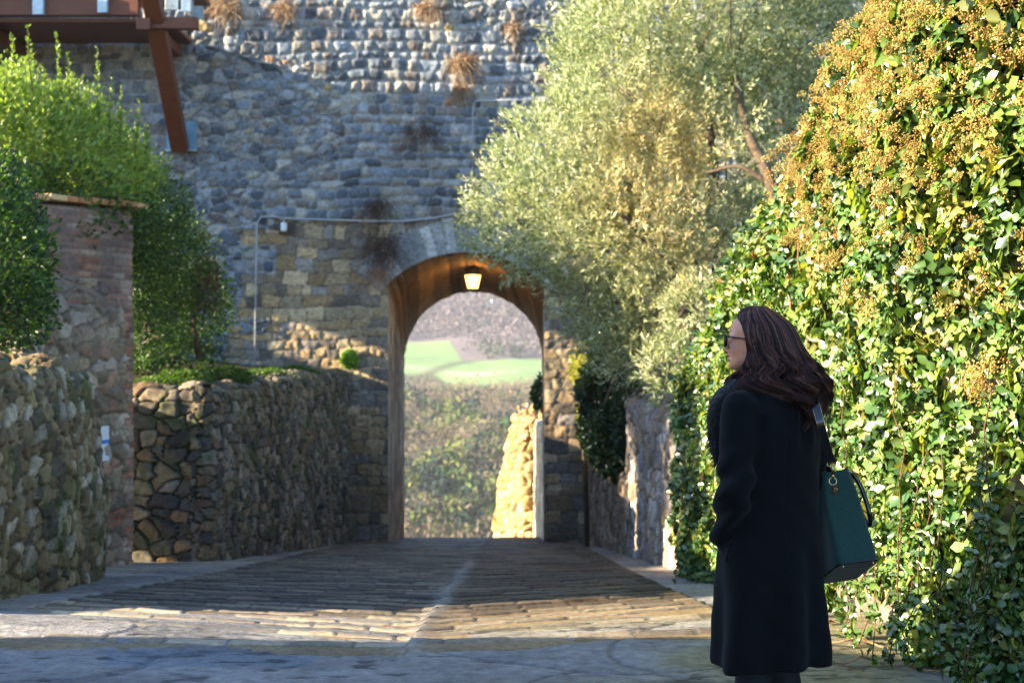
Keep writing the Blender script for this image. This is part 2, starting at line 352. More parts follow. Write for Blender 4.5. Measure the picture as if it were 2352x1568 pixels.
cob_u=X/.11+.5*(np.floor(S/.055)%2); cob_v=S/.06; cj=np.minimum(np.minimum(cob_u%1,1-cob_u%1)*1.6,np.minimum(cob_v%1,1-cob_v%1)); cobh=sst(0,.3,cj); cobh=lerp(cobh,1,1-sst(8.6,9.6,S))
cid=np.floor(cob_u)*131+np.floor(cob_v)*17
Z_=ZI+.006*fbm(X*3,S*3,None,2,3)+np.where(KD==1,.004*vn(bid,step_i,None,4)-.008*(1-joint),np.where(KD==0,.007*cobh-.007,0))
gut=np.exp(-((X-SP-.02*np.sin(S*2))/.07)**2); 
# keep passing between the jambs
cb=h3(cid,cid*0,cid*0,4)[...,None]
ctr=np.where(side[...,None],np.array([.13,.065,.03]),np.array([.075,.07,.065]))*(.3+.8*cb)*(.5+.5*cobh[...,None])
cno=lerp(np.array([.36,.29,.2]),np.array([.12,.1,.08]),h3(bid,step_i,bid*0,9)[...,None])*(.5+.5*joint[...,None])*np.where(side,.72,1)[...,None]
tan_=np.array([.42,.3,.16])*(.85+.3*fbm(X*3,S*6,None,3,3))[...,None]; near=(1-sst(8.3,9.6,S))[...,None]  # near treads and nosings painted lighter and golden to carry the sunlit band
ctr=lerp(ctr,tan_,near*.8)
cc=np.where((KD==1)[...,None],cno*(.6+1.0*near),ctr); cc=np.where((KD==2)[...,None],np.array([.1,.09,.08]),cc); tr_=((S-s0)%pitch); dl=(tr_<np.where(side,np.where(S<10.3,.095,.055),np.where(S<10.3,.05,.03)))&(S>s0); cc=np.where(dl[...,None],cc*np.where(side,.1,.25)[...,None],cc); cc=lerp(cc,np.array([.34,.32,.3]),(gut*.55*(S<18))[...,None])  # riser shade painted as a dark line behind each nosing, heaviest on the right
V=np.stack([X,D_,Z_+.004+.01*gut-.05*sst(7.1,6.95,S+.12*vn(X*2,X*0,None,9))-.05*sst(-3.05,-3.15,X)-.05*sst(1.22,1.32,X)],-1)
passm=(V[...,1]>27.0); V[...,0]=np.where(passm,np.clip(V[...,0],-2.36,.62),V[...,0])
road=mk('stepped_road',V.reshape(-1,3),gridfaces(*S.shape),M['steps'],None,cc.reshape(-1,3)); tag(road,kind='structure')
# ------------------------------------------------------------------ gate wall
GY=27.0; JL,JR=-2.38,.64; CX=(JL+JR)/2; RA=2.149; CZ=CAMZ+ (784-580)/F*27-RA; SPR=CZ+math.sqrt(RA*RA-1.51**2)
gate=empty('gate_wall',(CX,GY,-2.3)); tag(gate,'high old stone town wall with arched gateway, blue-grey rubble above tan ashlar','wall')
res=.03
ga=np.concatenate([np.linspace(-13,JL,int((JL+13)/res)),np.linspace(JL,JR,int((JR-JL)/res))[1:],np.linspace(JR,10.5,int((10.5-JR)/res))[1:]])
gz=np.arange(-2.9,10.2,res); X,Z=np.meshgrid(ga,gz,indexing='ij'); u,v=X.ravel(),Z.ravel()
h1,i1,m1=course(u,v,.195,.26,101,.065,.08); h1=h1+.22*fbm(u*8,v*8,None,105,3)        # rounded rubble courses
h1b,i1b,m1b=rub(u,v,.26,.17,102,.28)
h2,i2,m2=course(u,v,.24,.36,103,.04,.09); h2=h2+.3*fbm(u*5,v*7,None,106,3)          # squared ashlar
blk=sst(-.12,.12,fbm(u*.5,v*.5,None,33,2)-.1*(v-4)*.3)
mixr=blk>.8
zj=lambda X_,Y_:(CAMZ-(Y_-784)/F*27)
jag=.2*np.sign(vn(np.floor(v/.28)*1.0,v*0,None,15))
isash=(v<CAMZ+(784-500)/F*27+.1*vn(u,v*0,None,4))&(u>(595-1176)/F*27+jag*1.6-.35*sst(2.5,1,v)*1)
h=np.where(mixr,h1b,h1); ID=np.where(mixr,i1b,i1); mm=np.where(mixr,m1b,m1)
colr=pal(ID,GREY+[(.34,.33,.31)]); odd=h3(ID,ID*0,ID*0,77); colr=np.where((odd>.985)[:,None],np.array([.36,.2,.13]),colr); colr=np.where((odd<.01)[:,None],np.array([.4,.3,.14]),colr)
mort=np.array([.33,.35,.37]); colr=lerp(mort,colr,mm[:,None])
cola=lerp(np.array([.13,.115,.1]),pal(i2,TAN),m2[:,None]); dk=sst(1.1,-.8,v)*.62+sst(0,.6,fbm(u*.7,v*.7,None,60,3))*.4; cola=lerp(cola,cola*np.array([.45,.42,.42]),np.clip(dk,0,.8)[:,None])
# radial voussoirs round the arch
dxa,dza=u-CX,v-CZ; rr=np.hypot(dxa,dza); an=np.arctan2(dxa,dza); inring=(rr>RA)&(rr<RA+.62+.06*vn(np.floor(an/.085),an*0,None,3))&(np.abs(an)<.86)
av=an/.085+.1*vn(rr*3,an*0,None,8); fa=np.abs((av%1)-.5)*2; vr=sst(1,.82,fa); vid=np.floor(av).astype(np.int64)+9000
h=np.where(isash,h2*.55,h); h=np.where(inring,.45*vr+.1*h3(vid,vid*0,vid*0,2),h)
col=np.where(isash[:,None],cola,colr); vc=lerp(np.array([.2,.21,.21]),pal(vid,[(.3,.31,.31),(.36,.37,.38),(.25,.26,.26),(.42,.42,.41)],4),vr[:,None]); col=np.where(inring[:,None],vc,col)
# darker weather streaks below the tufts and beside the arch
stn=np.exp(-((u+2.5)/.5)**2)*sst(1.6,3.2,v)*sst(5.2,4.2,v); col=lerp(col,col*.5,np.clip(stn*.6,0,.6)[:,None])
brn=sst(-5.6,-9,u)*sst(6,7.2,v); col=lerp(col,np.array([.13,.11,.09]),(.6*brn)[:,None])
top=sst(6.0,7.5,v+.1*u); 
pits=(fbm(u*14,v*14,None,50,2)); amp=np.where(isash,.05,.085); 
dsp=amp*h+.05*fbm(u*.8,v*.8,None,51,2)*np.where(isash,.4,1)+.018*pits+ top*.04*(-np.abs(fbm(u*11,v*7,None,53,2)))
# grid vertices next to the opening snap to it
inside=((rr<RA-1e-4)&(v>SPR-.001)&(u>JL+1e-4)&(u<JR-1e-4))|((v<=SPR)&(u>JL+1e-4)&(u<JR-1e-4))
sc=np.where(inside&(v>SPR-.06),RA/np.maximum(rr,.01),1); uu=np.where(sc>1,CX+dxa*sc,u); vv_=np.where(sc>1,CZ+dza*sc,v)
onb=inside|(np.abs(u-JL)<1e-3)&(v<SPR)|(np.abs(u-JR)<1e-3)&(v<SPR)
dsp=np.where(onb,0.02,dsp); 
V=np.stack([uu,GY-dsp,vv_],-1); Fc=gridfaces(*X.shape); ins=inside[Fc].all(1); Fc=Fc[~ins]
far_=(rr[Fc].min(1)<RA-.07)&(v[Fc].max(1)>SPR)&inside[Fc].any(1)&(rr[Fc].max(1)<RA); Fc=Fc[~far_]
used=np.zeros(len(V),bool); used[Fc.ravel()]=True; rm=np.cumsum(used)-1
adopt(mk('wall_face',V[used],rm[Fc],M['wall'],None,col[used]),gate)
# passage: side walls and vault from the wide front arch down to the round rear arch
def prof(front):
    pts=[]
    if front: cx,w,spr,cz,r=CX,1.51,SPR,CZ,RA; z0=-2.45
    else: cx=( -2.353+.683)/2; w=1.518; spr=1.12; cz=1.12; r=1.518; z0=-2.95
    for t in np.linspace(0,1,40)[:-1]: pts.append((cx-w,lerp(z0,spr,t)))
    a0=math.asin(min(1,w/r))
    for t in np.linspace(-1,1,90): pts.append((cx+r*math.sin(a0*t),cz+r*math.cos(a0*t)))
    for t in np.linspace(1,0,40)[1:]: pts.append((cx+w,lerp(z0,spr,t)))
    return np.array(pts)
pf,pr=prof(True),prof(False); nt=60; V=[];C_=[]
ang=np.linspace(0,1,len(pf)); isv=(np.arange(len(pf))>=39)&(np.arange(len(pf))<129)
sl_=np.arange(len(pf))/4.1
for t in np.linspace(0,1,nt):
    y=lerp(GY-.015,31,t); q=sst(.32,1.,t)*.55+.45*t; p=lerp(pf,pr,q)
    stv=np.floor(sl_+.12*math.sin(t*5)); fr=np.abs((sl_%1)-.5)*2; gr=sst(1,.8,fr)
    n=.02*fbm(sl_*1.3,np.full(len(pf),t*6),None,19,2)
    dirn=np.stack([CX-p[:,0],1.2-p[:,1]],-1); dirn/=np.linalg.norm(dirn,axis=1)[:,None]
    p2=p+dirn*(n+.022*gr)[:,None]*(0 if t==0 else 1)
    V.append(np.stack([p2[:,0],np.full(len(p),y),p2[:,1]],-1))
    cv=pal(stv.astype(np.int64),[(.17,.1,.045),(.14,.08,.035),(.21,.125,.055),(.1,.06,.03)],5)*(.45+.55*gr)[:,None]
    rows=np.floor(p[:,1]/.3+ (1 if math.sin(t*9)>0 else 0)); fz=np.abs(((p[:,1]/.3)%1)-.5)*2
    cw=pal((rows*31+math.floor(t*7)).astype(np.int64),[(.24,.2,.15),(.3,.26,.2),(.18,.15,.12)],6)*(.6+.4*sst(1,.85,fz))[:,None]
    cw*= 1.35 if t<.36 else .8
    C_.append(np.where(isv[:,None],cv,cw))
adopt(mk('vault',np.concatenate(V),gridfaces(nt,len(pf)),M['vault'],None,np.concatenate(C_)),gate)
# outer face of the gate wall and its top
mb=MB(); pts=pr; xo=[-13,10.5]; n=len(pts)
bx=np.interp(np.linspace(0,1,n),[0,.3,.7,1],[-13,-13,10.5,10.5]); bz=np.interp(np.linspace(0,1,n),[0,.3,.7,1],[-4,10.2,10.2,-4])
A=np.stack([pts[:,0],np.full(n,31.),pts[:,1]],-1); B=np.stack([bx,np.full(n,31.),bz],-1)
i=np.arange(n-1); mb.add(np.concatenate([A,B]),np.stack([i,i+1,i+1+n,i+n],-1),(.35,.3,.24))
mb.add([(-13,27,10.17),(10.5,27,10.17),(10.5,31,10.2),(-13,31,10.2)],[[0,1,2,3]],(.3,.29,.27))
mb.add([(-13,27,-3),(-13,27,10.17),(-13,31,10.2),(-13,31,-4)],[[0,1,2,3]],(.3,.29,.27)); mb.add([(10.5,27,-3),(10.5,27,10.17),(10.5,31,10.2),(10.5,31,-4)],[[0,1,2,3]],(.3,.29,.27))
adopt(mb.build('outer_face',M['wall']),gate)
# ------------------------------------------------------------------ left walls
NW=Pat(lambda u,v:rub(u,v,.19,.13,201,.13),MOSSY,(.05,.04,.025),201)
o=strip_wall([(-3.58,8.35),(-3.62,9.2),(-3.68,11.5),(-3.84,13.3),(-3.92,13.75),(-4.3,13.95)],lambda x,y,u: ground_z(x,y)+.15+ (1.17-ground_z(x,y))*float(np.interp(y,[8.4,8.75,9.25,9.5,12.3,12.8,13.2,13.5,13.95],[.1,.16,.6,1,1,.9,.7,.5,.35]))+.06*math.sin(y*5)+.04*math.sin(y*13),
  lambda x,y:ground_z(x,y)-.15,NW,.048,.02,.5,'rubble_wall',M['rubble'],seed=3,big=.06)
o.data.flip_normals() if False else None
tag(o,'low mossy rubble wall nearest on the left, rounded fieldstones with a broken far end','wall')
def adoptwrap(o,name,loc,label,cat):
    e=empty(name,loc); adopt(o,e); tag(e,label,cat); return e
BP=Pat(lambda u,v:voron(u,v,.22,.2,211,.4),[(.3,.22,.14),(.36,.28,.19),(.2,.15,.1),(.44,.37,.28),(.32,.19,.12)],(.2,.15,.1),211)
def brickmix(u,v):
    h,ID,mm=rub(u,v,.22,.17,211); hb,ib,mb_=course(u,v,.075,.24,212,.012,.01)
    u2=u; br=(v>2.25)|((v<2.3)&(v>1.95)&(vn(u*3,v*3,None,2)>.2))|((v>-.62)&(v<-.42))|((v>-2.1)&(v<-1.85))|(u>Lq-.17+.05*np.sign(np.sin(v*30)))&(v>-1)
    pla=(v<0)&(v>-2.0)&(vn(u*2.2,v*1.5,None,31)>.25)
    BRM[0]=br
    return np.where(br,hb*.35,h*np.where(pla,.4,1)),np.where(br,ib+77777,ID),np.where(br,mb_,mm)
BRM=[None]; Lq=2.1
class BPat(Pat):
    def color(s,ID,mm,u,v):
        c=pal(ID,s.cols,s.seed); b=pal(ID,[(.34,.15,.09),(.38,.21,.14),(.26,.13,.09),(.4,.28,.2)],8); c=np.where(BRM[0][:,None],b,c)
        c=lerp(np.array([.2,.16,.12]),c,mm[:,None]); gr=sst(1.1,2.2,v)*sst(-.3,.5,fbm(u*2.5,v*.8,None,5,3)); return lerp(c,np.array([.16,.13,.12]),.55*gr[:,None])
bp=BPat(brickmix,[(.3,.22,.14),(.36,.28,.19),(.2,.15,.1),(.44,.37,.28),(.32,.19,.12)],(.2,.15,.1),211)
pw=empty('brick_wall',(-4.54,17,-1.2)); tag(pw,'tall weathered wall of brick and rubble with a tile coping, rising behind the low mossy wall','wall')
path=[(-5.22,15.05),(-4.54,17.0),(-4.9,17.5)]; Lq=np.hypot(.68,1.95)
adopt(strip_wall(path,lambda x,y,u:3.02+.04*(y-15),lambda x,y:ground_z(x,y)-.1,bp,.06,.02,.45,'wall_body',M['brick'],seed=5,big=.03),pw)
mb=MB(); dr=np.array([.68,1.95])/np.hypot(.68,1.95); nr=np.array([dr[1],-dr[0]])
rng=random.Random(4)
a=0.0
while a<2.05:
    w=rng.uniform(.2,.3); p=np.array([-5.22,15.05])+dr*(a+w/2)-nr*.2; z=3.02+.04*(p[1]-15)+.035+rng.uniform(-.006,.006)
    Rm=np.array([[dr[0],nr[0],0],[dr[1],nr[1],0],[0,0,1]]); mb.box((p[0],p[1],z+.03),(w/2-.006,.27+rng.uniform(-.01,.015),.032),Rm,random.choice([(.5,.22,.1),(.55,.3,.14),(.46,.2,.1),(.6,.4,.2)]),.008); a+=w
adopt(mb.build('coping',M['brick']),pw)
mb=MB(); q=P(268,470,16.6)
for k,dx in enumerate((-.03,.03)): mb.tube([(q[0]+dx,q[1],3.08),(q[0]+dx*1.3,q[1],3.2+.05*k)],.008,6,(.5,.4,.15))
adopt(mb.build('rebar',M['dry']),pw)
# low wall with boulder end
LW=Pat(lambda u,v:voron(u,v,np.where(u<1.25,.36,.22),np.where(u<1.25,.3,.26),221,.4),[(.13,.11,.09),(.17,.145,.11),(.23,.18,.12),(.08,.07,.065),(.26,.22,.17),(.2,.13,.08)],(.03,.025,.017),221)
def lwf(u,v):
    a=rub(u,v,.26,.19,221,.16); b=rub(u,v,.15,.15,222,.14); m=u<1.25
    return [np.where(m,p,q) for p,q in zip(a,b)]
LW.fn=lwf
o=strip_wall([(-5.3,18.1),(-3.9,18.0),(-3.82,18.1),(-3.5,22),(-3.15,27.1)],lambda x,y,u:0.93+.05*math.sin(y*4)+.03*math.sin(x*9),lambda x,y:ground_z(x,y)-.15,LW,.065,.02,.5,'boulder_wall',M['rubble'],seed=7,big=.05)
tag(o,'low retaining wall running to the gate, big dark boulders at its near end, greenery on top','wall')
# earth behind the low walls (raised garden bed)
xs_=np.linspace(-14,-3.6,80); ds=np.linspace(9,27,120); X,Y=np.meshgrid(xs_,ds,indexing='ij')
edgex=np.interp(Y,[9,13.4,13.6,15.0,17.9,18.3,18.5,27],[-4.0,-4.3,-5.5,-5.7,-5.6,-5.5,-4.3,-3.5]); Z=np.interp(Y,[9,14,17,27],[1.3,1.25,1.0,.92])+.08*fbm(X,Y,None,5,3)+.12*np.clip(edgex-X,0,6)
Xc=np.minimum(X,edgex)
bed=mk('garden_bank',np.stack([Xc,Y,Z],-1).reshape(-1,3),gridfaces(*X.shape),M['bark'],None,np.tile([.07,.05,.03],(X.size,1))); tag(bed,kind='structure')
# small white and blue sign fixed between the walls
mb=MB(); a=np.array([-4.69,16.36,P(0,1018,16.36)[2]]); sg=empty('sign',a); tag(sg,'small white sign with blue band on the brick wall beside the mossy wall end','sign')
Rw=np.stack([[.944,-.329,0],[.329,.944,0],[0,0,1]],1); mb.box((0,0,0),(.006,.085,.2),Rw,(1,1,1),.002); mb.build('panel',M['white'],sg)
mb=MB(); mb.box(Rw@np.array([.009,0,.02]),(.002,.08,.022),Rw,(1,1,1),.0005); mb.build('stripe',plain('blue_print',(.03,.2,.6),.4),sg)
# ------------------------------------------------------------------ right walls
RW=Pat(lambda u,v:rub(u,v,.2,.2,231),[(.36,.31,.29),(.42,.37,.34),(.26,.22,.2),(.45,.34,.24),(.3,.22,.15)],(.14,.12,.1),231)
o=strip_wall([(1.62,20.2),(1.8,16.6),(1.72,14.2),(1.75,13.4)][::-1][0:0] or [(2.3,20.25),(1.66,20.2),(1.8,16.6),(1.85,13.2)],lambda x,y,u:.72+.04*math.sin(y*6),lambda x,y:ground_z(x,y)-.15,RW,.05,.026,.5,'pale_wall',M['rubble2'],seed=9)
tag(o,'pale grey rubble wall between the ivy curtain and the dark ivy clump on the right','wall')
RW2=Pat(lambda u,v:rub(u,v,.22,.25,241),[(.27,.19,.13),(.33,.24,.17),(.2,.14,.1),(.34,.22,.13)],(.07,.05,.04),241)
o=strip_wall([(1.42,27.1),(1.6,23.5),(1.68,20.3)],lambda x,y,u:-.42+.05*math.sin(y*5),lambda x,y:ground_z(x,y)-.15,RW2,.05,.028,.5,'brown_wall',M['rubble2'],seed=11)
tag(o,'low brown rubble wall under the dark ivy clump, meeting the gate wall','wall')
ivx=lambda d: float(np.interp(d,[4.2,5,6,7,8,10,12,13.8],[3.0,2.72,2.38,2.12,1.98,1.9,1.85,1.8]))
ivt=lambda d: float(np.interp(d,[4.2,6.1,6.7,7.1,7.6,8.0,8.3,8.7,9.5,10.6,12,12.9,13.6,14],[4.3,4.0,3.55,3.15,2.98,2.8,2.58,2.5,2.4,2.25,1.8,1.4,1.0,.85]))
GWp=Pat(lambda u,v:voron(u,v,.26,.2,251,.4),[(.2,.17,.13),(.26,.22,.17),(.15,.13,.1)],(.06,.05,.04),251)
dd=np.linspace(13.8,4.3,30); ivwall=strip_wall([(ivx(d),d) for d in dd],lambda x,y,u:ivt(y)-.3,lambda x,y:ground_z(x,y)-.1,GWp,.05,.05,.45,'garden_wall',M['rubble2'],seed=13)
tag(ivwall,'tall stone garden wall almost wholly hidden under ivy behind the woman','wall')
xs_=np.linspace(0,1,40); ds=np.linspace(4.3,27,120); T,Y=np.meshgrid(xs_,ds,indexing='ij'); e0=np.interp(Y,[4.3,6,8,13.8,20.2,20.3,27],[3.1,2.75,2.35,2.2,2.1,2.0,1.8]); X=e0+T*9
Z=np.interp(Y,[4,7.4,8.6,10.6,13.8,20.1,20.4,27],[3.4,3.3,2.1,1.9,.55,.5,-.6,-.7])+T*1.0+.06*fbm(X*2,Y*2,None,8,2)
tag(mk('garden_bank',np.stack([X,Y,Z],-1).reshape(-1,3),gridfaces(*X.shape),M['bark'],None,np.tile([.07,.05,.03],(X.size,1))),kind='structure')
# ------------------------------------------------------------------ foliage builders
def unit(v): return v/(np.linalg.norm(v,axis=-1,keepdims=True)+1e-9)
def leaves(C,D,Nm,L,Wd,tmpl,faces):
    """C centres, D along-leaf directions, Nm normals; tmpl (k,3): along, across, lift"""
    D=unit(D); S_=unit(np.cross(D,Nm)); Nn=np.cross(S_,D); k=len(tmpl); n=len(C)
    V=(C[:,None,:]+D[:,None,:]*(tmpl[None,:,0:1]*L[:,None,None])+S_[:,None,:]*(tmpl[None,:,1:2]*Wd[:,None,None])+Nn[:,None,:]*(tmpl[None,:,2:3]*Wd[:,None,None]))
    off=(np.arange(n)*k)[:,None,None]; Fs=[(np.array(f)[None]+off).reshape(-1,len(f[0])) for f in faces]
    return V.reshape(-1,3),Fs
T_LANCE=np.array([[0,0,0],[.5,.5,.12],[1,0,-.1],[.5,-.5,.12]]); F_L=[[[0,1,2,3]]]
T_OVAL=np.array([[0,0,0],[.3,.42,.1],[.7,.38,.1],[1,0,-.05],[.7,-.38,.1],[.3,-.42,.1]]); F_O=[[[0,1,2,3],[0,3,4,5]]]
# a five-lobed ivy leaf, folded along its midrib
T_IVY=np.array([[0,0,0],[-.12,.3,.1],[.1,.62,.12],[.34,.36,.1],[.62,.5,.05],[.66,.2,.04],[1.05,0,-.12],
                [-.12,-.3,.1],[.1,-.62,.12],[.34,-.36,.1],[.62,-.5,.05],[.66,-.2,.04],[.35,0,-.03]])
F_I=[[[12,0,1,2,3],[12,6,5,4,3],[12,9,8,7,0],[12,9,10,11,6]]]
def leafobj(name,C,D,Nm,L,Wd,tm,fc,cols,mat,parent=None):
    V,Fs=leaves(C,D,Nm,L,Wd,tm,fc); return mk(name,V,Fs,mat,parent,np.repeat(cols,len(tm),0),len(tm)>8)
def rsph(n): return unit(RNG.normal(size=(n,3)))
def blobs(lst,n,shell=.55,rough=1):
    """points in and near the surface of overlapping balls; lst of (X,Y,d,rx,ry[,rd])"""
    cs=np.array([P(a[0],a[1],a[2]) for a in lst]); rs=np.array([[a[3]/F*a[2],(a[5] if len(a)>5 else (a[3]+a[4])/2/F*a[2]),a[4]/F*a[2]] for a in lst])
    w=rs[:,0]*rs[:,2]; w=w/w.sum(); k=RNG.choice(len(lst),n,p=w); d=rsph(n); r=(shell+(1-shell)*RNG.random(n)**.7)
    r=r*(1+.26*fbm(d[:,0]*2.3+k*9,d[:,1]*2.3,d[:,2]*2.3,3,2)+.2*vn(d[:,0]*6+k,d[:,1]*6,d[:,2]*6,4)*rough)
    pts=cs[k]+d*rs[k]*r[:,None]
    # drop points buried deep inside another ball
    deep=np.zeros(n,bool)
    for j in range(len(lst)):
        q=np.linalg.norm((pts-cs[j])/rs[j],axis=1); deep|=(q<shell*.8)
    return pts[~deep],d[~deep]
def palc(n,cols,jit=.25,base=None):
    cols=np.array(cols); return cols[RNG.integers(0,len(cols),n)]*(1-jit+2*jit*RNG.random((n,1)))
def bush(name,lst,n,leaf,label,cat,cols,loc,tm=T_OVAL,fc=F_O,shoots=(),wood=True,ww=.5,mat='leaf',shell=.55,group=None,topc=None):
    e=empty(name,loc); tag(e,label,cat,group)
    pts,d=blobs(lst,n,shell); m=len(pts); up=np.array([0,0,1.])
    D=unit(d*.7+rsph(m)*.7+up*.35); Nm=unit(d*.5+rsph(m)*.8+up*.4)
    L=leaf*(.7+.6*RNG.random(m)); C=[pts];DD=[D];NN=[Nm];LL=[L]
    stem=MB()
    for (X,Y,dd,hh) in shoots:
        b=P(X,Y+hh,dd); t=P(X+random.uniform(-12,12),Y,dd); mm_=70; q=RNG.random(mm_)[:,None]; pp=b+(t-b)*q
        a=RNG.random(mm_)*6.28; o_=np.stack([np.cos(a),np.sin(a),.9+0*a],-1); C.append(pp);DD.append(unit(o_));NN.append(unit(np.cross(o_,rsph(mm_))+up*.5));LL.append(leaf*1.1*(.6+.6*RNG.random(mm_))*(1.15-.6*q[:,0]))
        stem.tube([b,(b+t)/2+rsph(1)[0]*.02,t],[.008,.006,.003],5,(.12,.1,.05))
    C,DD,NN,LL=map(np.concatenate,(C,DD,NN,LL)); cl=palc(len(C),cols)
    if topc:
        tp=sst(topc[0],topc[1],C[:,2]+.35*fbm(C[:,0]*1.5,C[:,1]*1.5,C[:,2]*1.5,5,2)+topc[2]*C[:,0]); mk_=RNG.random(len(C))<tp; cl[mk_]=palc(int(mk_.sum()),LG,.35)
    if wood:
        c0=np.array(loc)+np.array([0,0,.0])
        for a in lst:
            t=P(a[0],a[1],a[2]); mid=(c0+t)/2+rsph(1)[0]*.15; stem.tube([c0,mid,t],[.05,.03,.012],6,(.1,.075,.05))
            for k in range(7):
                e2=t+rsph(1)[0]*a[3]/F*a[2]*.8; stem.tube([mid if k%2 else t,(t+e2)/2+rsph(1)[0]*.05,e2],[.015,.01,.004],5,(.12,.09,.06))
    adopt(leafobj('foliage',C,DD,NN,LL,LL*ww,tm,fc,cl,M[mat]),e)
    if stem.n: adopt(stem.build('branches',M['bark'],None,True),e)
    return e
GR=[(.06,.13,.02),(.09,.18,.03),(.05,.1,.02),(.12,.21,.035),(.08,.13,.03)]
LG=[(.3,.38,.07),(.22,.32,.06),(.36,.4,.1),(.16,.25,.05)]
DG=[(.02,.055,.025),(.03,.075,.03),(.025,.06,.018),(.04,.085,.025)]
bush('hedge',[(0,330,16.6,190,170,1.0),(130,330,17.4,150,130,1.0),(60,470,16.8,230,220,1.2),(230,450,18,140,170,1.1)],46000,.068,
 'tall sunlit evergreen hedge with upright shoots behind the brick wall, under the timber walkway','hedge',GR+DG[:2],(-6.6,17.2,1.6),topc=(3.75,4.3,-.12),  # sunlit top and shaded lower part painted into the leaf colours
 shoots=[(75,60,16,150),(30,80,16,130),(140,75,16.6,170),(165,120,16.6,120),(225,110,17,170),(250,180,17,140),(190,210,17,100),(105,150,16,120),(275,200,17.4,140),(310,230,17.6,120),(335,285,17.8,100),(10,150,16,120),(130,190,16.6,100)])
bush('shrub',[(330,520,19,130,150,.8),(390,620,20,110,130,.8),(340,720,20,120,150,.8),(455,700,21,88,110,.6),(400,830,21,110,60,.5),(250,600,18.3,100,150,.6),(330,760,18.8,70,90,.4),(300,600,19.3,120,150,.7)],46000,.05,
 'dark green shrub spilling over the boulder wall between the brick wall and the gate','shrub',GR+DG,(-5.6,20,1.1),shoots=[(355,360,19,80),(335,300,18.6,90)],wood=True)
bush('ivy_bush',[(-60,560,11.6,150,190,.5),(20,600,12.0,100,170,.5),(30,720,12.0,90,100,.5),(-20,420,12.2,90,80,.4),(0,640,13.0,70,150,.4),(-230,560,14.0,130,150,.7),(-150,560,14.9,130,160,.5)],28000,.055,  # last two balls are unseen, added to keep sun off the pale wall
 'dense dark bush standing on the low mossy wall at the left edge of the photo','shrub',GR+DG,(-4.6,12,1.35),shoots=[(40,330,12.4,90),(95,385,12.6,60),(10,350,12.4,90)])
bush('creeper',[(520,865,20.5,60,22,.35),(600,868,22.5,70,20,.35),(680,858,25,50,16,.4),(430,880,19,60,20,.3),(350,885,18.6,50,18,.35),(420,872,18.7,60,20,.4)],11000,.045,
 'low green creeper lying along the top of the boulder wall','creeper',GR,(-4.1,21,1.0),wood=False)
bush('dead_bush',[(475,650,20.0,32,70,.2)],900,.08,'brown withered patch of dead twigs on the shrub beside the gate wall','dead plant',[(.1,.05,.04),(.14,.08,.06)],(-4.4,20,1.3),tm=T_LANCE,fc=F_L,ww=.15,mat='dry')
bush('dark_ivy',[(1410,800,22.4,55,70,.3),(1400,900,22.0,70,90,.35),(1420,1010,21.6,70,90,.3),(1370,980,22.5,40,70,.3),(1450,950,21.2,40,120,.3)],22000,.07,
 'hanging clump of dark green ivy over the brown wall right of the gateway','ivy',DG,(1.7,22,-.5),tm=T_IVY,fc=F_I,ww=.9,mat='ivy',wood=True)
bush('yellow_shrub',[(1335,850,24.5,24,50,.2),(1350,960,24.5,22,80,.2)],1700,.06,'small yellow-green sunlit shrub growing against the ashlar right of the gateway','shrub',[(.35,.36,.05),(.25,.28,.05),(.4,.34,.06)],(1.3,24.6,-2.0),ww=.7)
bush('green_tuft',[(803,826,26.85,18,20,.12)],500,.06,'small bright green plant rooted in the sunlit ashlar left of the gateway','plant',[(.16,.3,.03),(.2,.36,.04)],P(803,845,26.95),wood=False,ww=.8,mat='leaf')
# ------------------------------------------------------------------ olive tree
ol=empty('olive_tree',(2.35,17.3,-.4)); tag(ol,'large silver-green olive tree leaning over the right walls and the arch','tree')
OB=[(1235,500,18.6,150,135,.9),(1330,380,19,170,160,1.2),(1430,230,19.3,170,210,1.4),(1530,80,19.6,230,230,1.8),(1690,20,20,260,250,2),(1420,560,18.3,200,170,1.2),(1580,420,19.5,230,240,1.8),(1740,320,20.5,230,260,1.8),(1560,650,18.3,200,190,1.1),(1430,720,18,120,100,.7),(1500,800,17.8,130,85,.6),(1880,100,20.5,210,250,1.6),(1700,600,19,180,170,1.1),(1550,850,16.7,75,60,.3),(1600,740,16.6,70,90,.35)]
pts,d=blobs(OB,23000,.66,1.4); n=len(pts); up=np.array([0,0,1.])
keep=pts[:,1]<20.6; 
tw=unit(d*.6+rsph(n)*.55+np.array([-.1,0,.35])); tl=.14+.14*RNG.random(n); K=11
q=np.linspace(0,1,K)[None,:,None]; base=pts[:,None,:]+tw[:,None,:]*(tl[:,None,None]*q)+0*q
sd=unit(np.cross(tw,rsph(n))); sgn=np.where(np.arange(K)%2==0,1,-1)[None,:,None]; sd2=np.cross(tw,sd)
al=(np.arange(K)//2%2)[None,:,None]; side_=np.where(al==0,sd[:,None,:],sd2[:,None,:])*sgn
D=tw[:,None,:]*.85+side_*.6+.22*RNG.normal(size=(n,K,3)); Nm=np.cross(D,np.broadcast_to(tw[:,None,:],D.shape))+.5*RNG.normal(size=D.shape)
C=base.reshape(-1,3);D=D.reshape(-1,3);Nm=Nm.reshape(-1,3); m=len(C); L=.082*(.65+.6*RNG.random(m))
c0=np.array([(.34,.39,.22),(.2,.26,.1),(.46,.49,.31),(.12,.16,.06),(.56,.58,.42)])[RNG.integers(0,5,m)]
pc=1176+F*C[:,0]/C[:,1]; pd=784-F*(C[:,2]-CAMZ)/C[:,1]
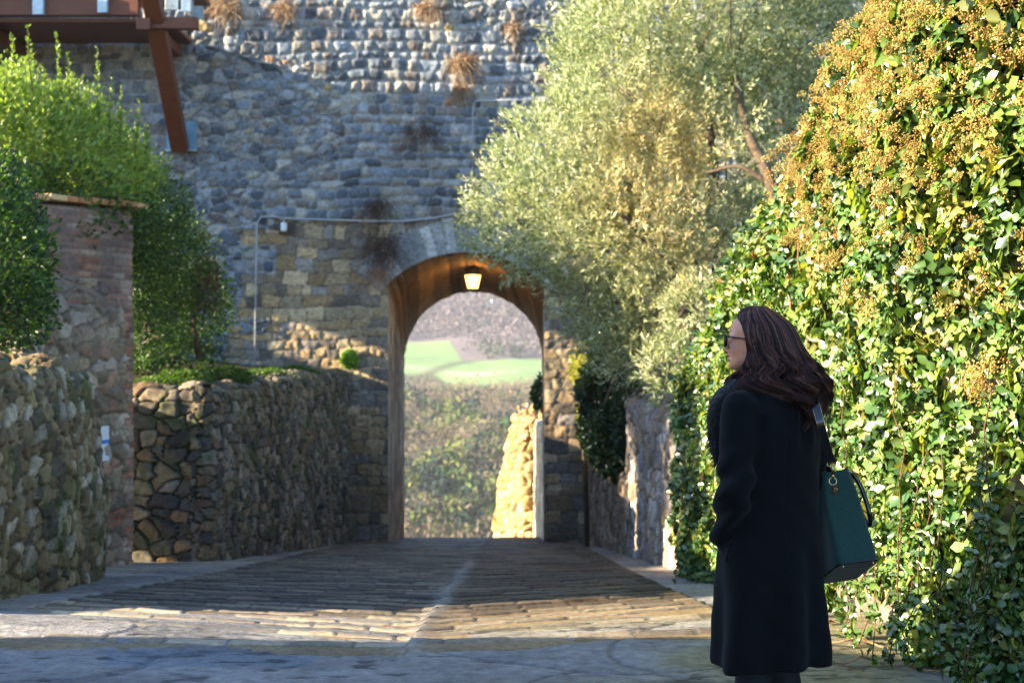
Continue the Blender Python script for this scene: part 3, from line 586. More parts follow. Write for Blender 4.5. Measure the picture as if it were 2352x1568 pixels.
tanm=np.clip(np.exp(-(((pc-1530)/150)**2+((pd-400)/260)**2))*1.1+.5*fbm(C[:,0]*1.2,C[:,1]*1.2,C[:,2]*1.2,8,2),0,.85)*(RNG.random(m)<.75)
c0=lerp(c0,np.array([.52,.4,.2]),tanm[:,None]); c0=c0*(.75+.5*RNG.random((m,1)))
adopt(leafobj('crown',C,D,Nm,L,L*.27,T_LANCE,F_L,c0,M['olive']),ol)
tk=MB(); bc=(.11,.08,.055)
def limb(pts_,r0,r1,n=9):
    pts_=np.array(pts_,float); k=len(pts_); t=np.linspace(0,k-1,k*5); p=np.stack([np.interp(t,range(k),pts_[:,i]) for i in range(3)],-1)
    for _ in range(3): p[1:-1]=(p[:-2]+2*p[1:-1]+p[2:])/4
    p+=.02*np.stack([vn(p[:,0]*6,p[:,2]*6,None,i) for i in range(3)],-1); tk.tube(p,np.linspace(r0,r1,len(p))*(1+.2*vn(t*2,t*0,None,3)),n,bc)
base=np.array([2.35,17.3,-.4]); fork=P(1575,800,17.0)
limb([base,P(1590,960,17.1),fork],.17,.12); limb([fork,P(1560,650,17.8),P(1450,500,18.4),P(1300,440,18.8)],.11,.03); limb([fork,P(1640,600,18.2),P(1640,350,19),P(1600,100,19.5)],.11,.04)
limb([fork,P(1700,640,17.6),P(1792,500,17.4),P(1765,400,17.5),P(1715,300,17.9),P(1690,180,18.6)],.09,.05); limb([P(1765,420,17.5),P(1700,380,17.6),P(1620,395,17.8)],.04,.015)
limb([fork,P(1480,720,17.6),P(1380,680,18.2)],.06,.02)
for pp in ([(1575,860),(1500,905),(1440,890),(1385,900)],[(1560,880),(1500,880),(1420,930)],[(1330,660),(1300,680),(1265,670)],[(1345,650),(1340,690),(1325,720)],[(1350,660),(1352,700),(1358,725)],[(1580,830),(1500,850),(1430,840)],[(1420,860),(1400,900),(1390,935)]):
    limb([P(a,b,17.35) for a,b in pp],.018,.007,6)
for k in range(110):
    p=pts[RNG.integers(0,n)]; c_=np.array(P(1560,500,18.9)); q=lerp(p,c_,.35)+RNG.normal(size=3)*.15; limb([q,(p+q)/2+RNG.normal(size=3)*.06,p],.014,.005,5)
adopt(tk.build('trunk',M['bark'],None,True),ol)
# ------------------------------------------------------------------ ivy curtain on the garden wall
iv=empty('ivy',(2.0,8,0)); tag(iv,'huge curtain of glossy green ivy with orange seed heads covering the wall behind the woman','ivy')
def ivy_surface(n,flower=False):
    w=RNG.random(n); d=4.7+ (13.95-4.7)*(w**1.25); zt=np.interp(d,[4.2,6.1,6.7,7.1,7.6,8.0,8.3,8.7,9.5,10.6,12,12.9,13.6,14],[4.3,4.0,3.55,3.15,2.98,2.8,2.58,2.5,2.4,2.25,1.8,1.4,1.0,.85]); zb=RZ(d*0+2,d)
    q=RNG.random(n); z=zb+.02+(zt-zb)*q
    xw=np.interp(d,[4.2,5,6,7,8,10,12,13.8],[3.0,2.72,2.38,2.12,1.98,1.9,1.85,1.8])
    lump=.24*fbm(d*1.4,z*1.4,None,61,3)+.05*vn(d*5,z*5,None,62)
    over=.17*sst(1.9,3.0,z)*sst(9.2,7.2,d); round_=-.32*sst(.35,0,zt-z)
    th=.16+lump+over+round_*0-.06*sst(.5,0,z-zb)
    depth=RNG.random(n)**1.6*.22
    x=xw-th+depth; nrm=np.stack([-np.ones(n),-.28+0*d,.25+0*d],-1)
    # top roll-over
    roll=RNG.random(n)<.22; x=np.where(roll,xw-th+RNG.random(n)*.9,x); z=np.where(roll,zt+.1*lump+.12*np.sin(np.clip((x-xw+th)/.5,0,1)*2.2)-.05+.1*RNG.random(n),z)
    nrm=np.where(roll[:,None],np.array([-.4,-.3,.9]),nrm)
    return np.stack([x,d+0*x,z],-1),nrm,zt-z
pts,nrm,dt=ivy_surface(37000); n=len(pts)
pts[:,1]+=RNG.normal(size=n)*.02
D=unit(np.array([0,0,-1.])+RNG.normal(size=(n,3))*.45+nrm*.25); Nm=unit(nrm+RNG.normal(size=(n,3))*.55)
L=.076*(.55+.9*RNG.random(n)**1.3)*np.where(RNG.random(n)<.07,1.5,1); 
hi=sst(1.9,2.8,pts[:,2])*sst(9,7,pts[:,1]); L*=1+.8*hi
cl=palc(n,[(.13,.25,.06),(.08,.18,.05),(.19,.31,.08),(.06,.13,.04),(.27,.38,.1),(.33,.36,.1)],.25)
shd=fbm(pts[:,1]*2,pts[:,2]*2,None,5,2); cl*=(.5+.8*RNG.random((n,1))); cl=lerp(cl,cl*np.array([1.5,1.25,.7]),np.clip(shd,0,1)[:,None]*.7)
L=np.minimum(L,.125); red=RNG.random(n)<.009; cl[red]=(.4,.16,.04); L[red]=np.minimum(L[red],.055)
adopt(leafobj('foliage',pts,D,Nm,L,L*1.0,T_IVY,F_I,cl,M['ivy']),iv)
# trailing shoots at the near lower corner
mb=MB(); C=[];
for k in range(34):
    d=random.uniform(6.0,8.6) if k<26 else random.uniform(8,13); x=ivx(d)-.22-random.random()*.12; z0=random.uniform(.4,1.6) if k<42 else random.uniform(0,1); z1=max(ground_z(x,d)+.03,z0-random.uniform(.5,1.4)); q=np.linspace(0,1,8)
    pl=np.stack([x-.1*q*random.random(),d-.25*q*random.uniform(-.4,1),lerp(z0,z1,q)],-1)+.015*RNG.normal(size=(8,3)); mb.tube(pl,.0035,5,(.16,.09,.05))
    for t in np.linspace(.1,1,10): C.append([np.interp(t,q,pl[:,i]) for i in range(3)])
for k in range(3):    # woody stems
    d=random.uniform(6.8,11); x=ivx(d)-.17; z0=random.uniform(1.6,2.4); q=np.linspace(0,1,10); pl=np.stack([x+.03*RNG.normal(size=10),d+.04*np.cumsum(RNG.normal(size=10)),lerp(ground_z(x,d),z0,q)],-1); mb.tube(pl,np.linspace(.012,.006,10),6,(.3,.15,.07))
st_=adopt(mb.build('stems',M['bark'],None,True),iv)
C=np.array(C); m=len(C); C=C+RNG.normal(size=(m,3))*.02
adopt(leafobj('trailing_leaves',C,unit(np.array([-.2,-.3,-1.])+RNG.normal(size=(m,3))*.5),unit(np.array([-1,-.5,.3])+RNG.normal(size=(m,3))*.4),.06*(.7+.6*RNG.random(m)),.06*(.7+.6*RNG.random(m)),T_IVY,F_I,palc(m,GR+[(.1,.18,.04)]),M['ivy']),iv)
# seed heads: little burrs of spokes with round tips
pts,nrm,dt=ivy_surface(80000); n=len(pts)
pc=1176+F*pts[:,0]/pts[:,1]; pd=784-F*(pts[:,2]-CAMZ)/pts[:,1]
dens=sst(560,400,pd+.25*np.maximum(pc-2000,0))*.95+.0; dens=np.maximum(dens,.22*sst(800,640,pd)*(pc>1850)); dens*=sst(-.55,.15,fbm(pts[:,1]*2.2,pts[:,2]*2.2,None,88,2)+.35*sst(480,250,pd)*sst(2350,2050,pc))
dens*=(pts[:,2]>1.6)&(pts[:,1]<9.0)
ok=RNG.random(n)<dens*.42; sub=pts[ok]; sub=sub[:5600]; n=len(sub)
extra=np.array([P(2290,870,6.4),P(2320,840,6.4),P(2300,900,6.4),P(1860,560,8),P(1940,610,7.8)]); 
sub=np.concatenate([sub]+[e+RNG.normal(size=(9,3))*.03 for e in extra]); n=len(sub); sub[:,0]-=.05+.07*RNG.random(n); sub[:,2]+=.02
print('heads',n)
J=20; dirs=rsph(n*J).reshape(n,J,3); dirs=unit(dirs+np.array([-.35,-.2,.25])); rad=(.024+.016*RNG.random(n))[:,None,None]; tip=sub[:,None,:]+dirs*rad; s_=unit(np.cross(dirs,np.array([.3,.2,.9]))); s2=np.cross(dirs,s_); w=.0018; b=.005
V=np.stack([sub[:,None,:]+s_*w*.6,sub[:,None,:]-s_*w*.6,tip-s_*w*.6,tip+s_*w*.6, tip+s_*b,tip+s2*b,tip-s_*b,tip-s2*b,tip+dirs*b*1.3,tip-dirs*b],2).reshape(-1,3)
off=(np.arange(n*J)*10)[:,None,None]; q4=(np.array([[0,1,2,3]])[None]+off).reshape(-1,4); t3=(np.array([[4,5,8],[5,6,8],[6,7,8],[7,4,8],[5,4,9],[6,5,9],[7,6,9],[4,7,9]])[None]+off).reshape(-1,3)
hc=np.repeat(palc(n,[(.52,.4,.14),(.5,.36,.12),(.36,.24,.08),(.62,.52,.22),(.4,.36,.12)],.2),J*10,0)
sh=mk('seed_heads',V,[q4,t3],M['dry'],None,hc,False); adopt(sh,iv); sh['kind']='stuff'
# ------------------------------------------------------------------ timber walkway
wk=empty('timber_walkway',(-8,25.3,5.9)); tag(wk,'red-brown timber walkway with steel brackets propped off the town wall at top left','walkway')
def part(mb,name,mat,par=None,sm=False): return adopt(mb.build(name,M[mat],None,sm),par or wk)
zt=lambda Y,d:CAMZ-(Y-784)/F*d
mb=MB(); mb.box(((-11.5-6.55)/2,25.0,(zt(2,25)+zt(38,25))/2),(( -6.55+11.5)/2,.09,(zt(2,25)-zt(38,25))/2)); part(mb,'edge_beam','timber')
mb=MB(); mb.box((-9,26.0,zt(44,25)),(2.95,.9,.035)); part(mb,'deck_underside','timber')
mb=MB(); mb.box((-8.6,25.4,zt(-18,25)),(3.1,.55,.03)); part(mb,'deck_board','timber')
for Xj in (330,-60):
    x=P(Xj,0,24.6)[0]; mb=MB(); mb.box((x,25.75,zt(56,24.6)),(.12,1.2,.1)); part(mb,'joist','timber')
x0=P(372,40,24.3); mb=MB(); mb.box((P(400,0,24.8)[0],24.78,zt(56,24.8)),(.42,.1,.1)); part(mb,'cross_beam','timber')
a=P(340,-45,24.2); b=P(414,343,26.7); dv=unit(b-a); s_=unit(np.cross(dv,np.array([0,1,0.]))); t_=np.cross(s_,dv)
mb=MB(); mb.box((a+b)/2,(.15,.11,np.linalg.norm(b-a)/2),np.stack([s_,t_,dv],1)); part(mb,'strut','timber')
c_=P(417,313,26.85); pl=empty('x'); bpy.data.objects.remove(pl)
mb=MB(); mb.box(c_,(.29,.02,.275)); part(mb,'wall_plate','plate')
pltop=[o for o in wk.children if o.name.startswith('wall_plate')][0]
for sx in(-1,1):
    for sz in(-1,0,1):
        mb=MB(); mb.lathe((0,0,0),[(.0,-.012),(.016,-.012),(.018,0),(.0,.012)],8); o=mb.build('bolt',M['steel'],None); v_=o.data; 
        for q in v_.vertices: q.co=Vector((q.co.x+c_[0]+sx*.23,q.co.z+c_[1]-.03,q.co.y+c_[2]+sz*.21))
        adopt(o,pltop); o.location=-Vector((0,0,0)); 
        o.data.update()
mb=MB(); mb.box(c_+np.array([0,-.03,-.28]),(.29,.05,.012)); part(mb,'plate_ledge','steel')
for Xb,Y0,Y1,wd in((88,-10,34,.1),(236,-10,30,.09),(398,-30,24,.14),(425,0,28,.12),(452,14,44,.1),(352,-8,28,.06)):
    p=P(Xb,(Y0+Y1)/2,24.85 if Xb!=452 else 25.4); mb=MB(); mb.box(p,(wd,.02,(Y1-Y0)/2/F*24.85)); mb.box(p+np.array([wd-.01,.05,0]),(.012,.07,(Y1-Y0)/2/F*24.85))
    for kk in(-.6,0,.6): mb.ball(p+np.array([-wd*.3,-.025,kk*(Y1-Y0)/2/F*24.85]),(.012,.01,.012),6,4)
    part(mb,'bracket','steel')
# ------------------------------------------------------------------ cables, box, lantern, tufts
mb=MB(); p=lambda X,Y:P(X,Y,26.86); pts_=[p(585,855),p(588,600),p(590,512),p(600,498),p(625,497),p(650,500)]
mb.tube(pts_,.016,6); mb.tube([p(655,500),p(700,503),p(760,505),p(850,508),p(930,508),p(1000,500),p(1062,488),p(1120,478)],.017,6); mb.tube([p(655,500),p(650,512),p(655,522)],.012,6)
tag(mb.build('conduit',M['conduit'],None,True),'thin pale cable conduit climbing the ashlar and running across above the arch','cable')
mb=MB(); mb.tube([p(1090,232),p(1180,230),p(1300,231)],.016,6); mb.tube([p(1092,233),p(1086,250),p(1085,420)],.012,6)
tag(mb.build('conduit',M['conduit'],None,True),'thin grey conduit high on the rubble wall beside the olive crown','cable')
bx_=empty('security_camera',p(645,522)); tag(bx_,'small black and white security camera fixed under the conduit left of the arch','camera')
mb=MB(); mb.box((-.06,-.05,0),(.055,.06,.06)); mb.build('black_housing',M['black'],bx_); mb=MB(); mb.box((.065,-.05,0),(.055,.07,.085),None,(1,1,1),.02); mb.build('white_box',M['white'],bx_)
lc=P(1086,640,28.8); ln=empty('lantern',lc); tag(ln,'small lit lantern with a dark cap hanging under the gateway vault','lantern')
mb=MB(); mb.lathe((0,0,0),[(.0,.26),(.03,.25),(.04,.22),(.1,.2),(.17,.1),(.185,.085),(.185,.07),(0,.07)],12); mb.tube([(0,0,.24),(0,0,.52)],.012,6); mb.build('cap',M['black'],ln)
m,nt,b,out=nodes('lamp_glass'); b.inputs['Base Color'].default_value=(1,.6,.15,1); b.inputs['Emission Color'].default_value=(1,.55,.12,1); b.inputs['Emission Strength'].default_value=1.6
mb=MB(); mb.lathe((0,0,0),[(.16,.068),(.16,.06),(.1,-.2),(0,-.2)],6); mb.build('glass',m,ln)
m2,nt,b,out=nodes('lamp_bulb'); b.inputs['Emission Color'].default_value=(1,.8,.5,1); b.inputs['Emission Strength'].default_value=25
mb=MB();
for k in range(6):
    a=k*math.pi/3; mb.tube([(.168*math.cos(a),.168*math.sin(a),.068),(.106*math.cos(a),.106*math.sin(a),-.2)],.008,5)
mb.lathe((0,0,0),[(.11,-.198),(.11,-.215),(.05,-.24),(.02,-.26),(0,-.3)],10); mb.build('frame',M['black'],ln)
li=bpy.data.lights.new('lantern_light','POINT'); li.energy=4.5; li.color=(1,.55,.18); li.shadow_soft_size=.12; lo=bpy.data.objects.new('lantern_light',li); COL.objects.link(lo); lo.location=lc+np.array([0,-.26,-.02])
def tuft(X,Y,w,hh,n,cols,label,name='dry_tuft',down=1.0,d=26.9):
    o_=P(X,Y,d); a=RNG.normal(size=(n,3)); a[:,1]=-np.abs(a[:,1])*.7-.2; a=unit(a+np.array([0,0,-down])); s=[];
    L=(.4+.8*RNG.random(n))*w; K=6; q=np.linspace(0,1,K); tw_=np.array([-.006,.006]); V=[];Fc=[];
    b0=o_+RNG.normal(size=(n,3))*np.array([w*.35,.02,hh*.3]); 
    pth=b0[:,None,:]+a[:,None,:]*(L[:,None,None]*q[None,:,None])+np.array([0,0,-1.])*(q**2)[None,:,None]*(L*.5*RNG.random(n))[:,None,None]
    sdv=unit(np.cross(a,rsph(n)))[:,None,:]*((1-q*.8)*.008)[None,:,None]
    V=np.stack([pth-sdv,pth+sdv],2).reshape(-1,3); off=(np.arange(n)*K*2)[:,None]+(np.arange(K-1)*2)[None,:]; off=off.reshape(-1,1)
    o=mk(name,V,off+np.array([[0,1,3,2]]),M['dry'],None,np.repeat(palc(n,cols,.3),K*2,0),False)
    e=empty(name,o_); o.name='stalks'; adopt(o,e); tag(e,label,'dry plant',None); return e
TC=[(.3,.2,.14),(.38,.28,.18),(.2,.14,.1),(.48,.38,.26)]; DC=[(.12,.08,.07),(.16,.1,.08),(.09,.07,.06)]
for a in [(520,10,.42,.3,190,TC,'pale dry grass tuft high on the wall beside the walkway end'),(650,15,.36,.25,150,TC,'brown dry tuft at the top of the wall, second from the walkway'),(985,15,.32,.2,200,TC,'dry tuft at the top edge of the wall left of the olive crown'),
  (1060,140,.36,.3,200,TC,'bushy rust-brown tuft in the sunlit part of the rubble wall'),(1055,200,.32,.2,140,TC,'rust-brown tuft just below the larger bushy one'),(965,300,.5,.5,110,DC,'dark shaded tuft spread on the rubble left of the olive crown'),
  (870,470,.32,.25,120,DC,'dark dry tuft above the cable over the arch'),(870,560,.5,.55,230,DC,'long hanging mat of dark dry roots left of the arch crown'),(868,625,.34,.2,80,[(.5,.3,.2),(.42,.25,.16)],'pink-brown stalk ends hanging beside the arch'),(1180,60,.25,.2,120,TC,'small dry tuft high on the wall close to the olive crown')]: tuft(*a)
# ------------------------------------------------------------------ beyond the gate
RU=Pat(lambda u,v:voron(u,v,.3,.24,301,.4),[(.5,.34,.15),(.56,.4,.2),(.4,.27,.12),(.45,.33,.18)],(.2,.15,.08),301)
def rut(x,y,u): return CAMZ-(float(np.interp(u,[0,.25,.5,.7,.9,1.1,1.6],[1235,1130,1080,1030,985,955,945]))-784)/F*35+.06*math.sin(u*31)
o=strip_wall([(-.5,36.2),(.1,35.2),(.3,34.95),(1.6,34.9)],rut,lambda x,y:-3.6,RU,.09,.03,.6,'ruined_wall',M['rubble2'],seed=15,big=.1)
tag(o,'broken stump of golden stone wall standing outside the gateway','wall')
RO=Pat(lambda u,v:course(u,v,.3,.5,311,.03),[(.6,.5,.38),(.55,.46,.33)],(.35,.28,.18),311)
o=strip_wall([(.55,34.6),(.72,31.2)],lambda x,y,u:-.45 if 0 else -.35,lambda x,y:-3.6,RO,.03,.04,.4,'outer_side_wall',M['rubble2'],seed=17)
tag(o,'pale sunlit strip of wall just outside the right jamb of the gateway','wall')
bush('wall_plant',[(1243,905,33.5,20,38,.2)],500,.1,'dark green plant hanging at the head of the wall outside the gateway','plant',DG,P(1250,960,33.6),wood=False,ww=.8)
bush('seed_plant',[(1205,965,34.5,26,40,.15)],70,.1,'sparse pale seed heads above the broken golden wall','dry plant',[(.7,.6,.4)],P(1215,985,34.7),wood=False,ww=.9,mat='dry',shell=.1)
# woods seen through the arch
def wood(name,n,dr,size,cols,kindf,label,seed,per=46,zs=.9,spread=1):
    r=np.random.default_rng(seed); d=dr[0]+(dr[1]-dr[0])*r.random(n)**.8; x=(-.12+.2*r.random(n))*d; ok=kindf(x,d,r); x,d=x[ok],d[ok]; n=len(x); z=terr(x,d)
    s=size*(.6+.8*r.random(n)); ct=np.array(cols)[r.integers(0,len(cols),n)]*(.75+.5*r.random((n,1)))
    q=unit(r.normal(size=(n,per,3)))*(.25+.75*r.random((n,per,1))**.5); q[...,2]*=1.25
    C=np.stack([x,d,z+s*zs],-1)[:,None,:]+q*s[:,None,None]; C=C.reshape(-1,3); m=len(C); ss=np.repeat(s,per)*.42*(.6+.8*r.random(m))
    D=unit(r.normal(size=(m,3))+np.array([0,0,.6]));Nm=unit(r.normal(size=(m,3)))
    mb_=leafobj(name,C,D,Nm,ss,ss*.8*spread,T_OVAL,F_O,np.repeat(ct,per,0)*(.8+.4*r.random((m,1))),M['far']); tag(mb_,label,'woodland',None,'stuff'); return mb_
allk=lambda x,d,r:np.ones(len(x),bool)
wood('far_woodland',1300,(265,520),2.5,[(.04,.08,.03),(.1,.14,.04),(.02,.045,.03),(.2,.22,.07),(.03,.05,.05)],lambda x,d,r:(fbm(x/18,d/30,None,3,2)+.25*r.random(len(x))>.02),'green woodland filling the valley side seen through the gateway',21,40)
wood('bare_woodland',1500,(260,560),2.7,[(.22,.17,.12),(.3,.24,.17),(.15,.12,.1)],lambda x,d,r:(fbm(x/18,d/30,None,3,2)<.2),'bare brown winter trees among the green woodland beyond the gateway',22,46,.9,.25)
wood('hillside_woodland',3600,(712,1250),5.0,[(.17,.14,.15),(.22,.18,.2),(.12,.11,.13)],lambda x,d,r:(d>775)|(x>-22),'mauve-brown bare woods covering the far hill above the green fields',23,18,.5,.5)
wood('conifer_belt',160,(1000,1300),8,[(.06,.12,.1),(.07,.13,.12)],allk,'thin band of dark conifers high on the far hillside',24,16,1.2,.4)
wood('hedgerow',60,(704,722),4,[(.05,.09,.05)],lambda x,d,r:(x>-14)&(x<4),'short dark hedgerow between the two green fields',25,30)
def far_thing(X,Y,d): return P(X,Y,d)
b=empty('blue_building',far_thing(1214,727,985)); tag(b,'small blue-roofed building far up the hillside','building')
mb=MB(); mb.box((0,0,3),(9.5,5,3.4),None,(1,1,1),.05); mb.build('walls',plain('pale_wall_paint',(.3,.45,.6),.8),b)
mb=MB(); mb.add([(-10.2,-5.6,6.2),(10.2,-5.6,6.2),(10.2,0,9),(-10.2,0,9),(-10.2,5.6,6.2),(10.2,5.6,6.2)],[[0,1,2,3],[3,2,5,4]]); mb.add([(-10.2,-5.6,6.2),(-10.2,0,9),(-10.2,5.6,6.2),(10.2,-5.6,6.2),(10.2,0,9),(10.2,5.6,6.2)],[[0,1,2],[3,5,4]]); mb.build('roof',plain('blue_roof',(.05,.25,.5),.5),b)
py=empty('pylon',far_thing(1130,785,880)); tag(py,'slim white mast standing below the far road','pylon')
mb=MB(); mb.tube([(0,0,0),(0,0,26)],[1.1,.7],8,(.9,.9,.9)); mb.tube([(-2.5,0,22),(2.5,0,22)],.4,6); mb.build('mast',M['white'],py)
mb=MB(); pts_=[P(930,700,900),P(1000,712,905),P(1080,738,900),P(1160,752,900),P(1270,775,890),P(1330,790,880)]
for k in range(len(pts_)-1):
    a,b_=pts_[k],pts_[k+1]; mb.add([a,b_,b_+[0,0,1.8],a+[0,0,1.8],a+[0,6,2],b_+[0,6,2]],[[0,1,2,3],[3,2,5,4]],(.8,.8,.78))
tag(mb.build('motorway_barrier',M['white']),'long pale road barrier crossing the far hillside','barrier')
# ------------------------------------------------------------------ unseen casters on the left, shaped for the shade on lane and gate wall

hs=empty('house',(-5.5,1,0)); tag(hs,'unseen stone house on the left, its outline shaped to shade the foreground','house')
def extr(prof_yz,x0,x1,mat,name,par,col):
    n=len(prof_yz); V=[(x0,y,z) for y,z in prof_yz]+[(x1,y,z) for y,z in prof_yz]; mb=MB(); i=np.arange(n)
    mb.add(V,[np.stack([i,(i+1)%n,(i+1)%n+n,i+n],-1),np.array([list(range(n))[::-1],list(range(n,2*n))])],col); return adopt(mb.build(name,mat),par)
edge=[]
for (x,y,z) in [(-2.7,7.44,0),(1.03,7.55,0),(1.94,7.08,0),(2.2,6.3,1.0),(2.3,5.5,1.75)]:
    t=x+5.0; edge.append((y-.13-SUN[1]*t,z+.31*t))  # outline set back along the sun ray from the wanted shadow edge
extr([(-5,-.1),(edge[0][0]+.1,-.1)]+edge+[(3.5,4.9),(-5,4.9)],-5.0,-8.5,M['rubble2'],'walls',hs,(.35,.3,.24))
mb=MB(); mb.box((-6.75,-1,5.0),(1.95,4.2,.06)); adopt(mb.build('roof',M['brick']),hs)
hs2=empty('shade_wall',(-15,24,-2)); tag(hs2,'unseen thin house wall added on the left to shade the town wall, with gaps for sun patches','house')  # added thin wall that casts the slanting shade on the gate wall
mb=MB(); X0=-14.0
zt_=9.6
sun_gaps=[]
for (xa,xb,za,zb) in ((-4.3,-2.2,1.0,1.6),(.45,1.75,-1.0,1.55)):
    ta,tb=xa-X0,xb-X0; sun_gaps.append((27-SUN[1]*tb-.01,27-SUN[1]*ta+.01,za+.31*(ta+tb)/2-.05,zb+.31*(ta+tb)/2+.05))  # openings placed so that sun patches land beside the arch
sun_gaps.sort(); yy=22.0
for (a,b_,c1,c2) in sun_gaps:
    for (p0,p1,q0,q1) in ((yy,a,-2.5,zt_),(a,b_,-2.5,c1),(a,b_,c2,zt_)): mb.box((X0-.04,(p0+p1)/2,(q0+q1)/2),(.04,(p1-p0)/2,(q1-q0)/2),None,(.35,.3,.24),.001)
    yy=b_
mb.box((X0-.04,(yy+26.9)/2,(zt_-2.5)/2),(.04,(26.9-yy)/2,(zt_+2.5)/2),None,(.35,.3,.24),.001)
adopt(mb.build('walls',M['rubble2']),hs2)
# ------------------------------------------------------------------ surface nets for the figure
def snet(fn,xs,ys,zs):
    X,Y,Z=np.meshgrid(xs,ys,zs,indexing='ij'); Fv=fn(X,Y,Z).astype(np.float32); nx,ny,nz=Fv.shape; ins=Fv<0
    cnt=np.zeros((nx-1,ny-1,nz-1),np.float32); acc=np.zeros((nx-1,ny-1,nz-1,3),np.float32)
    cr=[(a,b,c) for a in(0,1) for b in(0,1) for c in(0,1)]
    ax=[np.asarray(a,np.float32) for a in(xs,ys,zs)]
    for p in cr:
        for k in range(3):
            if p[k]==0:
                q=list(p);q[k]=1
                sl=lambda o:tuple(slice(o[i],[nx,ny,nz][i]-1+o[i]) for i in range(3))
                A,B=Fv[sl(p)],Fv[sl(q)]; m=(A<0)!=(B<0); t=np.where(m,A/(A-B+1e-12),0)
                for i in range(3):
                    lo=ax[i][p[i]:[nx,ny,nz][i]-1+p[i]]; sh=[1,1,1];sh[i]=-1
                    if i==k:
                        hi_=ax[i][1:]; lo_=ax[i][:-1]; v=lo_.reshape(sh)+(hi_-lo_).reshape(sh)*t
                    else: v=lo.reshape(sh)+0*t
                    acc[...,i]+=np.where(m,v,0)
                cnt+=m
    act=cnt>0; idx=np.full(cnt.shape,-1,np.int64); idx[act]=np.arange(act.sum()); V=acc[act]/cnt[act][:,None]; Fs=[]
    for k in range(3):
        a_,b_=[(1,2),(2,0),(0,1)][k]
        s0=[slice(None)]*3;s1=[slice(None)]*3; s0[k]=slice(0,-1);s1[k]=slice(1,None)
        A,B=ins[tuple(s0)],ins[tuple(s1)]; ch=np.argwhere(A!=B)
        ok=(ch[:,a_]>0)&(ch[:,b_]>0)&(ch[:,a_]<Fv.shape[a_]-1)&(ch[:,b_]<Fv.shape[b_]-1); ch=ch[ok]
        g=lambda da,db:idx[tuple((ch-np.eye(3,dtype=int)[a_]*da-np.eye(3,dtype=int)[b_]*db).T)]
        q=np.stack([g(1,1),g(0,1),g(0,0),g(1,0)],-1); fl=~A[tuple(ch.T)]; q[fl]=q[fl][:,::-1]; Fs.append(q)
    return V,np.concatenate(Fs)
def smin(a,b,k): h=np.clip(.5+.5*(b-a)/k,0,1); return lerp(b,a,h)-k*h*(1-h)
def ell(X,Y,Z,c,r):
    q=np.sqrt(((X-c[0])/r[0])**2+((Y-c[1])/r[1])**2+((Z-c[2])/r[2])**2); return (q-1)*min(r)
def cap(X,Y,Z,a,b,ra,rb):
    a=np.array(a,float);b=np.array(b,float);d=b-a; t=np.clip(((X-a[0])*d[0]+(Y-a[1])*d[1]+(Z-a[2])*d[2])/d.dot(d),0,1)
    return np.sqrt((X-a[0]-t*d[0])**2+(Y-a[1]-t*d[1])**2+(Z-a[2]-t*d[2])**2)-lerp(ra,rb,t)
WX,WY=.90,5.0
wm=empty('person',(WX,WY,0)); tag(wm,'woman with long wavy dark hair, glasses and long black coat, seen from behind looking left','person')
SA=np.array([.74,.67]); FA=np.array([-.67,.74])       # shoulder axis and facing of the trunk
def q2(v): return math.cos(v),math.sin(v)
sl_=lambda s,f,z:(SA[0]*s+FA[0]*f,SA[1]*s+FA[1]*f,z)
HF=np.array([-.966,.26,0.]); HS=np.array([.26,.966,0.])*-1; HO=np.array([-.037,.035,1.522])   # head: forward, its left side toward the camera
HSd=np.array([-.26,-.966,0.])
hd=lambda f,s,u:HO+HF*f+HSd*s+np.array([0,0,u])
def headsdf(X,Y,Z):
    f=(X-HO[0])*HF[0]+(Y-HO[1])*HF[1]; s=(X-HO[0])*HSd[0]+(Y-HO[1])*HSd[1]; u=Z-HO[2]
    e=lambda c,r:ell(f,s,u,c,r)
    d=e((-.008,0,.042),(.09,.074,.09)); d=smin(d,e((.03,0,-.005),(.056,.058,.075)),.03)
    d=smin(d,e((.045,0,-.045),(.042,.045,.034)),.02)       # jaw
    d=smin(d,e((.077,0,-.067),(.019,.019,.016)),.018)      # chin
    d=smin(d,e((.055,0,.06),(.028,.05,.03)),.03)           # forehead
    for sg in(-1,1):
        d=smin(d,e((.062,sg*.03,-.008),(.024,.022,.02)),.02)   # cheek
        d=smin(d,e((.074,sg*.028,.037),(.014,.024,.008)),.012) # brow
        d=-smin(-d,e((.094,sg*.03,.022),(.012,.017,.011)),.008)# eye socket
        d=smin(d,e((.082,sg*.03,.021),(.0135,.016,.0125)),.004)
        d=smin(d,e((.096,sg*.010,-.016),(.009,.006,.006)),.005)# nostril wing
        d=smin(d,e((-.005,sg*.074,.003),(.017,.008,.03)),.006) # ear
    d=smin(d,cap(f,s,u,(.088,0,.024),(.109,0,-.008),.007,.0085),.008)  # nose
    d=smin(d,e((.093,0,-.03),(.011,.022,.0065)),.005)                   # upper lip
    d=smin(d,e((.09,0,-.044),(.011,.02,.007)),.005)                    # lower lip
    d=-smin(-d,e((.106,0,-.0368),(.012,.02,.0022)),.003)
    d=-smin(-d,e((.1,0,-.0555),(.008,.016,.004)),.006)
    return d
